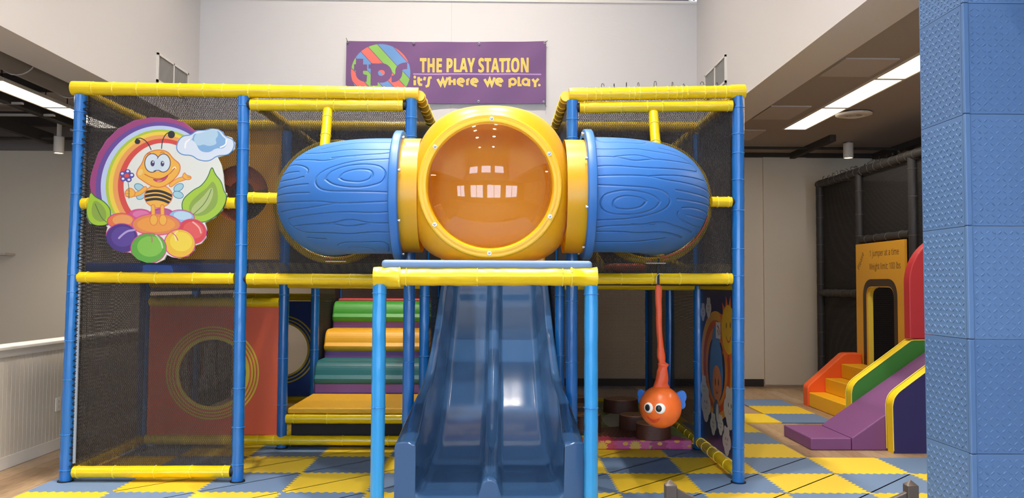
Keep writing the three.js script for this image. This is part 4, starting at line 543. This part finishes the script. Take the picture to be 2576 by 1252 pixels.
// ---------------------------------------------------------------- flower printed mat with soft tree stumps
{
  const tex = canvasTex(1024, 1024, (g) => {
    g.fillStyle = '#8b9a4a'; g.fillRect(0, 0, 1024, 1024); let s = 3; const q = () => (s = (s * 16807) % 2147483647) / 2147483647;
    for (let k = 0; k < 70; k++) { g.fillStyle = ['#6f8a3c', '#9aa852', '#577536', '#a9b07a'][k % 4]; g.beginPath(); g.ellipse(q() * 1024, q() * 1024, 30 + q() * 70, 15 + q() * 30, q() * 3, 0, 7); g.fill(); }
    g.fillStyle = '#c9c6b0'; g.beginPath(); g.moveTo(420, 1024 - 190); g.bezierCurveTo(500, 700, 300, 520, 520, 380); g.bezierCurveTo(640, 260, 560, 120, 640, 0); g.lineTo(860, 0); g.bezierCurveTo(800, 200, 800, 420, 640, 540); g.bezierCurveTo(560, 640, 760, 760, 700, 834); g.fill();
    g.strokeStyle = '#8f8d78'; g.lineWidth = 5; for (let k = 0; k < 26; k++) { g.beginPath(); g.moveTo(440 + q() * 120, 830 - k * 30); g.quadraticCurveTo(560, 820 - k * 30, 660 + q() * 60, 830 - k * 30); g.stroke(); }
    g.fillStyle = '#5a3226'; g.beginPath(); g.moveTo(200, 880); g.lineTo(330, 700); g.lineTo(620, 660); g.lineTo(700, 820); g.lineTo(560, 900); g.fill(); g.strokeStyle = '#8a5236'; g.lineWidth = 6; for (let k = 0; k < 8; k++) { g.beginPath(); g.moveTo(260 + k * 40, 880 - k * 4); g.lineTo(380 + k * 36, 700 - k * 3); g.stroke(); }
    const fl = (x, y, r, c, c2) => { g.fillStyle = c; for (let k = 0; k < 14; k++) { const a = k * 0.4488; g.beginPath(); g.ellipse(x + r * 0.62 * Math.cos(a), y + r * 0.62 * Math.sin(a), r * 0.44, r * 0.15, a, 0, 7); g.fill(); } g.beginPath(); g.arc(x, y, r * 0.6, 0, 7); g.fill(); g.fillStyle = c2; g.beginPath(); g.ellipse(x, y, r * 0.25, r * 0.14, 0, 0, 7); g.fill(); };
    for (const [x, y, r, c] of [[80, 960, 90, '#d0553f'], [210, 985, 60, '#e0b83a'], [340, 960, 95, '#c5405a'], [480, 975, 90, '#c8508c'], [620, 950, 85, '#cf5a8e'], [760, 975, 80, '#a03a68'], [900, 955, 95, '#c9518f'], [1000, 990, 60, '#d06a9a'], [290, 1000, 45, '#e0b83a'], [560, 1000, 48, '#d8b04a']]) fl(x, y, r, c, '#e2a84a');
  });
  const o = thing('printed_mat', 'padded mat printed with pink flowers and a path behind the hanging ball', 'mat', [1.18, 0.015, -8.65]); const g = rspan(-0.57, 0.57, 0, 0.085, -1.24, 1.24, 0.015), p = g.attributes.position, uv = g.attributes.uv; for (let k = 0; k < p.count; k++) uv.setXY(k, (p.getX(k) + 0.57) / 1.14, 0.07 + 0.93 * (1.24 - p.getZ(k)) / 2.48 - (0.085 - p.getY(k)) * 0.75);
  part('pad', g, mat('#ffffff', 0.38, { map: tex }), o);
  const topTex = canvasTex(256, 256, (g) => { g.fillStyle = '#b27a52'; g.fillRect(0, 0, 256, 256); for (let r = 120; r > 6; r -= 11) { g.strokeStyle = r % 2 ? '#96623f' : '#c08a60'; g.lineWidth = 5; g.beginPath(); g.ellipse(128 + 4 * Math.sin(r), 128, r, r * 0.95, 0.2, 0, 7); g.stroke(); } g.strokeStyle = '#3a241a'; g.lineWidth = 4; for (const a of [0.3, 1.9, 3.3, 4.8]) { g.beginPath(); g.moveTo(128 + 120 * Math.cos(a), 128 + 120 * Math.sin(a)); g.lineTo(128 + 50 * Math.cos(a + 0.1), 128 + 50 * Math.sin(a + 0.1)); g.stroke(); } });
  const topM = mat('#ffffff', 0.4, { map: topTex }), side = mat('#5e382b', 0.5, fineBump(0.002, 2));
  const stumps = [[1.42, -7.56, 0.16, 0.13, 'brown soft tree stump right below the hanging ball'], [1.33, -8.05, 0.15, 0.13, 'brown soft tree stump just behind the hanging ball'], [1.35, -9.1, 0.19, 0.14, 'widest brown soft tree stump at the back of the flower mat'], [0.82, -7.85, 0.15, 0.16, 'brown soft tree stump beside the slide at the mat front'], [0.86, -8.6, 0.16, 0.14, 'brown soft tree stump beside the slide at mid mat'], [0.84, -9.3, 0.16, 0.14, 'brown soft tree stump beside the slide at the mat back']];
  for (const [x, z, r, h, label] of stumps) { const t = thing('soft_stump', label, 'soft stump', [x, 0.1, z], 'soft tree stumps'); const g = cyl(r, h, 28, r * 0.97), p = g.attributes.position; for (let k = 0; k < p.count; k++) { const a = Math.atan2(p.getZ(k), p.getX(k)), f = 1 + 0.04 * Math.sin(3 * a + x * 9) + 0.02 * Math.sin(7 * a); p.setX(k, p.getX(k) * f); p.setZ(k, p.getZ(k) * f); } g.computeVertexNormals(); part('body', g, side, t, [0, h / 2, 0]); part('cut_face', new THREE.CylinderGeometry(r * 0.93, r * 0.95, 0.008, 28).scale(1.01, 1, 1), topM, t, [0, h + 0.002, 0]); }
}

// ---------------------------------------------------------------- soft slide and stairs
function prismX(pts, z0, z1, bevel = 0.012) { return extrude(polyShape(pts), Math.abs(z1 - z0), bevel, 8).translate(0, 0, Math.min(z0, z1)); }
{
  const o = thing('soft_slide', 'purple soft slide with yellow-edged navy and green side walls', 'soft slide', [3.6, 0, -7.8]);
  const ox = 3.6, oz = -7.8, sh = (pts) => pts.map(([x, y]) => [x - ox, y]);
  part('landing_pad', rspan(2.86 - ox, 3.235 - ox, 0, 0.112, -8.2 - oz, -7.48 - oz, 0.012), M.softPurple, o); part('ramp', prismX(sh([[3.24, 0], [4.75, 0], [4.75, 0.9], [4.38, 0.9], [3.24, 0.112]]), -8.2 - oz, -7.48 - oz, 0.01), M.softPurple, o);
  const wall = (z0, z1, m, lab) => {
    const P = [[3.58, 0], [4.75, 0], [4.75, 1.32], [4.7, 1.32], [3.6, 0.515], [3.58, 0.47]], s = new THREE.Shape(); s.moveTo(3.56 - ox, 0); s.lineTo(4.75 - ox, 0); s.lineTo(4.75 - ox, 0.962); s.lineTo(4.18 - ox, 0.962); s.lineTo(3.63 - ox, 0.56); s.quadraticCurveTo(3.555 - ox, 0.5, 3.555 - ox, 0.42);
    const q = part('side_wall', extrude(s, z1 - z0 - 0.012, 0.004, 10).translate(0, 0, z0 - oz + 0.006), M.softLemon, o); q.userData.label = lab;
    for (const z of [z0, z1 - 0.006]) part('face', extrude(s, 0.006, 0, 10).translate(0, 0, z - oz), m, q);
    const pip = [[3.56, 0.02], [3.555, 0.42], [3.575, 0.5], [3.63, 0.56], [4.17, 0.955], [4.2, 0.962], [4.75, 0.962]].map(([x, y]) => V(x - ox - 0.002, y + 0.002, 0)); for (const z of [z0, z1]) part('piping', new THREE.TubeGeometry(new THREE.CatmullRomCurve3(pip, false, 'catmullrom', 0.1), 50, 0.005, 6).translate(0, 0, z - oz), mat('#f7dd55', 0.5), q);
  };
  wall(-7.475, -7.345, M.softNavy, 'navy side wall with yellow edge'); wall(-8.335, -8.205, M.softGreen, 'green side wall with yellow edge');
}
{
  const o = thing('arch_panel', 'navy arched panel with a thick red border above the soft slide', 'soft panel', [4.72, 0.976, -8.27]); const arc = (w, h, y0 = 0) => { const s = new THREE.Shape(); s.moveTo(-w, y0); s.lineTo(w, y0); s.lineTo(w, h - w * 0.9); s.absellipse(0, h - w * 0.9, w, w * 0.95, 0, Math.PI, false); s.lineTo(-w, y0); return s; };
  const outer = arc(0.56, 1.07), inner = arc(0.46, 0.97, 0.001); outer.holes.push(new THREE.Path(inner.getPoints(14))); part('border', extrude(outer, 0.12, 0.012, 16).translate(0, 0, -0.06), M.softRed, o); part('face', extrude(arc(0.475, 0.985, 0.0), 0.06, 0, 16).translate(0, 0, -0.03), M.softNavy, o);
}
{
  const o = thing('soft_stairs', 'yellow three-step soft stairs with an orange side wall', 'soft stairs', [4.25, 0, -9.4]), ox = 4.25, oz = -9.4;
  for (let k = 0; k < 3; k++) part('step', rspan(3.88 + 0.205 * k - ox, 4.56 - ox, 0.178 * k, 0.178 * (k + 1), -10.2 - oz, -8.7 - oz, 0.014), M.softYellow, o);
  const s = new THREE.Shape(); s.moveTo(3.87 - ox, 0); s.lineTo(4.56 - ox, 0); s.lineTo(4.56 - ox, 0.64); s.quadraticCurveTo(4.56 - ox, 0.665, 4.53 - ox, 0.665); s.lineTo(4.38 - ox, 0.665); s.quadraticCurveTo(4.34 - ox, 0.665, 4.31 - ox, 0.64); s.lineTo(3.89 - ox, 0.27); s.quadraticCurveTo(3.865 - ox, 0.245, 3.865 - ox, 0.21); s.lineTo(3.87 - ox, 0); part('side_wall', extrude(s, 0.16, 0.012, 10).translate(0, 0, -10.365 - oz), M.softOrange, o);
}
// ---------------------------------------------------------------- black netted jumping frame
{
  const o = thing('jump_frame', 'black padded frame with dark nets behind the soft stairs', 'netted frame', [4.65, 0, -10.2]), ox = 4.65, oz = -10.2, zs = [-11.72, -10.42, -9.06, -8.5];
  const bp = (name, A, B, r, n) => { const s = bar(o, name, [A[0] - ox, A[1], A[2] - oz], [B[0] - ox, B[1], B[2] - oz], r, M.darkPad, M.darkPadTie, n, { wrinkle: 0.002 }); return s; };
  for (const z of zs.slice(0, 3)) bp('post', [4.65, 0, z], [4.65, 2.96, z], z === zs[0] ? 0.055 : 0.05, 0.33); for (const z of [zs[0], zs[2]]) bp('post', [6.3, 0, z], [6.3, 2.96, z], 0.05, 0.5);
  bp('rail', [4.65, 2.99, -11.77], [4.65, 2.99, -8.45], 0.055, 0.2); bp('rail', [4.65, 2.99, zs[0]], [6.3, 2.99, zs[0]], 0.05, 0.4); bp('rail', [6.3, 2.99, zs[0]], [6.3, 2.99, zs[3]], 0.05, 0.6);
  bp('rail', [4.65, 1.41, -11.67], [4.65, 1.41, -10.47], 0.05, 0.3); bp('rail', [4.65, 2.1, -10.37], [4.65, 2.1, -9.11], 0.05, 0.3);
  const net = (A, B, C, D, m = M.netBlack) => { const g = new THREE.PlaneGeometry(1, 1, 8, 8), p = g.attributes.position, uv = g.attributes.uv, a = V(...A), b = V(...B), c = V(...C), d = V(...D); for (let k = 0; k < p.count; k++) { const u = p.getX(k) + 0.5, v = p.getY(k) + 0.5, q = a.clone().lerp(b, u).lerp(d.clone().lerp(c, u), v); p.setXYZ(k, q.x - ox, q.y, q.z - oz); uv.setXY(k, u * a.distanceTo(b), v * a.distanceTo(d)); } g.computeVertexNormals(); part('safety_net', g, m, o); };
  M.netBlack = netMat(netDenseT, 0.115, '#191615');
  net([4.68, 0.25, -11.72], [4.68, 0.25, -10.42], [4.68, 2.95, -10.42], [4.68, 2.95, -11.72], M.netBlack); net([4.68, 2.1, -10.42], [4.68, 2.1, -9.06], [4.68, 2.95, -9.06], [4.68, 2.95, -10.42], M.netBlack); net([4.68, 0.25, -9.06], [4.68, 0.25, -8.5], [4.68, 2.95, -8.5], [4.68, 2.95, -9.06], M.netBlack);
  net([4.65, 0.2, -11.75], [6.3, 0.2, -11.75], [6.3, 2.95, -11.75], [4.65, 2.95, -11.75], M.netBlack); net([6.28, 0.2, -11.72], [6.28, 0.2, -8.5], [6.28, 2.95, -8.5], [6.28, 2.95, -11.72], M.netBlack); net([6.34, 0.2, -11.72], [6.34, 0.2, -8.5], [6.34, 2.95, -8.5], [6.34, 2.95, -11.72], M.netBlack);
  part('bed_pad', rspan(0.05, 1.6, 0.3, 0.42, -1.45, 1.65, 0.02), M.darkPad, o); part('edge_pad', rspan(0.04, 0.3, 0.4, 0.47, -1.4, 1.1, 0.02), mat('#c9562f', 0.5), o); part('edge_pad', rspan(1.1, 1.5, 0.42, 0.6, -1.4, 1.1, 0.02), mat('#c9562f', 0.5), o);
  for (let k = 0; k < 16; k++) { const z = -11.6 + k * 0.16, x = ox; part('twine_end', new THREE.TubeGeometry(new THREE.CatmullRomCurve3([V(0, 3.03, z - oz), V(rr(-0.03, 0.03), 3.06 + rr(0, 0.03), z - oz + 0.02), V(rr(-0.05, 0.05), 3.06 + rr(-0.01, 0.05), z - oz + 0.05)]), 8, 0.004, 5), M.black, o); }
}
{ // yellow doorway panel with its notice
  const W = 1.26, H = 1.62, tex = canvasTex(560, 720, (g, w, h) => { g.fillStyle = '#dca028'; g.fillRect(0, 0, w, h); g.fillStyle = '#2a1d12'; const tx = (t, x, y, s, wd) => { g.save(); g.translate(x, y); g.font = s + 'px sans-serif'; const m = g.measureText(t).width; g.scale(wd / m, 1); g.fillText(t, 0, 0); g.restore(); };
    tx('1 jumper at a time', 172, 74, 46, 330); tx('Weight limit: 100 lbs', 168, 146, 46, 350); g.save(); g.translate(40, 150); g.rotate(-0.95); g.font = '40px sans-serif'; g.fillText('Please', 0, 0); g.restore();
    g.strokeStyle = '#3b2a1c'; g.lineWidth = 40; g.beginPath(); g.moveTo(106, 730); g.lineTo(106, 300); g.quadraticCurveTo(106, 218, 190, 218); g.lineTo(376, 218); g.quadraticCurveTo(460, 218, 460, 300); g.lineTo(460, 730); g.stroke(); });
  const o = thing('door_panel', 'yellow doorway panel with a jumper weight notice at the black netted frame', 'panel', [4.6, 0.42, -9.74]); const s = new THREE.Shape(); s.moveTo(-W / 2, 0); s.lineTo(-0.345, 0); s.lineTo(-0.345, H - 0.68); s.quadraticCurveTo(-0.345, H - 0.545, -0.2, H - 0.545); s.lineTo(0.22, H - 0.545); s.quadraticCurveTo(0.36, H - 0.545, 0.36, H - 0.68); s.lineTo(0.36, 0); s.lineTo(W / 2, 0); s.lineTo(W / 2, H); s.lineTo(-W / 2, H);
  const g = extrude(s, 0.03, 0.002, 10), p = g.attributes.position, uv = g.attributes.uv; for (let k = 0; k < p.count; k++) uv.setXY(k, (p.getX(k) + W / 2) / W, p.getY(k) / H); g.rotateY(-Math.PI / 2); part('board', g, mat('#ffffff', 0.5, { map: tex }), o);
  const e = new THREE.Shape(); e.moveTo(-0.345, 0); e.lineTo(-0.345, H - 0.68); e.quadraticCurveTo(-0.345, H - 0.545, -0.2, H - 0.545); e.lineTo(-0.2, H - 0.555); e.quadraticCurveTo(-0.335, H - 0.555, -0.335, H - 0.68); e.lineTo(-0.335, 0); part('edge_trim', extrude(e, 0.06, 0, 10).rotateY(-Math.PI / 2), mat('#ecd24a', 0.5), o, [0.05, 0, 0]);
}

// ---------------------------------------------------------------- foam padded column
{
  const x0 = 2.53, z1 = -4.35, z0 = -4.82, o = thing('padded_column', 'tall column wrapped in blue raised-tread foam tiles', 'column', [2.78, 0, -4.585]), ox = 2.78, oz = -4.585;
  part('core', span(-0.215, 0.215, 0, 3.49, -0.2, 0.2), M.cream, o);
  const lump = new THREE.SphereGeometry(1, 7, 4, 0, Math.PI * 2, 0, Math.PI / 2).rotateX(Math.PI / 2).scale(0.0138, 0.0047, 0.0034);
  const tread = (w, h) => { const l = [new THREE.BoxGeometry(w - 0.002, h - 0.002, 0.014).translate(0, 0, -0.007)]; const st = 0.0325; for (let i = 0; (i + 0.5) * st < w - 0.01; i++) for (let j = 0; (j + 0.5) * st < h - 0.01; j++) { const q = lump.clone(); q.rotateZ((i + j) % 2 ? 0.72 : -0.72 + Math.PI / 2 * 0); if ((i + j) % 2 === 0) q.rotateZ(0); q.translate(-w / 2 + (i + 0.7) * st, -h / 2 + (j + 0.7) * st, 0); l.push(q); } return merge(l); };
  const side = tread(z1 - z0 - 0.03, 0.61).rotateY(-Math.PI / 2), front = tread(0.52, 0.61), strip = rspan(-0.014, 0.018, -0.304, 0.304, -0.012, 0.014, 0.006);
  for (let k = 0; k < 6; k++) { const y = 0.305 + 0.611 * k, m = mat(['#587aa8', '#5476a4', '#5c7eab'][k % 3], 0.5); if (k === 5) { /* top piece runs behind the soffit */ }
    if (y + 0.305 > 3.49) { const s = (3.49 - (y - 0.305)) / 0.61; const a = part('foam_tile', side, m, o, [x0 - ox, y - 0.305 + 0.305 * s, (z0 + z1) / 2 - 0.015 - oz]); a.scale.y = s; const b = part('foam_tile', front, m, o, [x0 + 0.02 + 0.26 - ox, y - 0.305 + 0.305 * s, z1 - oz]); b.scale.y = s; const c = part('corner_strip', strip, m, o, [x0 + 0.004 - ox, y - 0.305 + 0.305 * s, z1 - oz - 0.004]); c.scale.y = s; continue; }
    part('foam_tile', side, m, o, [x0 - ox, y, (z0 + z1) / 2 - 0.015 - oz]); part('foam_tile', front, m, o, [x0 + 0.02 + 0.26 - ox, y, z1 - oz]); part('corner_strip', strip, m, o, [x0 + 0.004 - ox, y, z1 - oz - 0.004]); }
}
// ---------------------------------------------------------------- brown bench, only its back shows
{
  const o = thing('bench', 'dark brown plastic bench with square peaked back posts', 'bench', [1.14, 0, -3.2]);
  const postG = () => merge([rspan(-0.022, 0.022, 0, 0.725, -0.022, 0.022, 0.004), new THREE.ConeGeometry(0.031, 0.02, 4).rotateY(Math.PI / 4).translate(0, 0.735, 0)]);
  for (const x of [-0.47, 0.475]) part('back_post', postG(), M.bench, o, [x, 0, 0]); for (const x of [-0.47, 0.475]) part('front_leg', rspan(-0.022, 0.022, 0, 0.42, -0.022, 0.022, 0.004), M.bench, o, [x, 0, 0.4]);
  const sag = new THREE.Shape(); sag.moveTo(-0.45, 0.715); sag.quadraticCurveTo(-0.3, 0.62, 0, 0.61); sag.quadraticCurveTo(0.3, 0.62, 0.455, 0.7); sag.lineTo(0.455, 0.55); sag.lineTo(-0.45, 0.55); part('back_rail', extrude(sag, 0.024, 0.004).translate(0, 0, -0.012), M.bench, o); part('seat', rspan(-0.49, 0.495, 0.42, 0.45, -0.02, 0.43, 0.008), M.bench, o); part('seat_rail', rspan(-0.45, 0.455, 0.36, 0.41, -0.012, 0.012, 0.004), M.bench, o);
}
renderer.render(scene, camera);
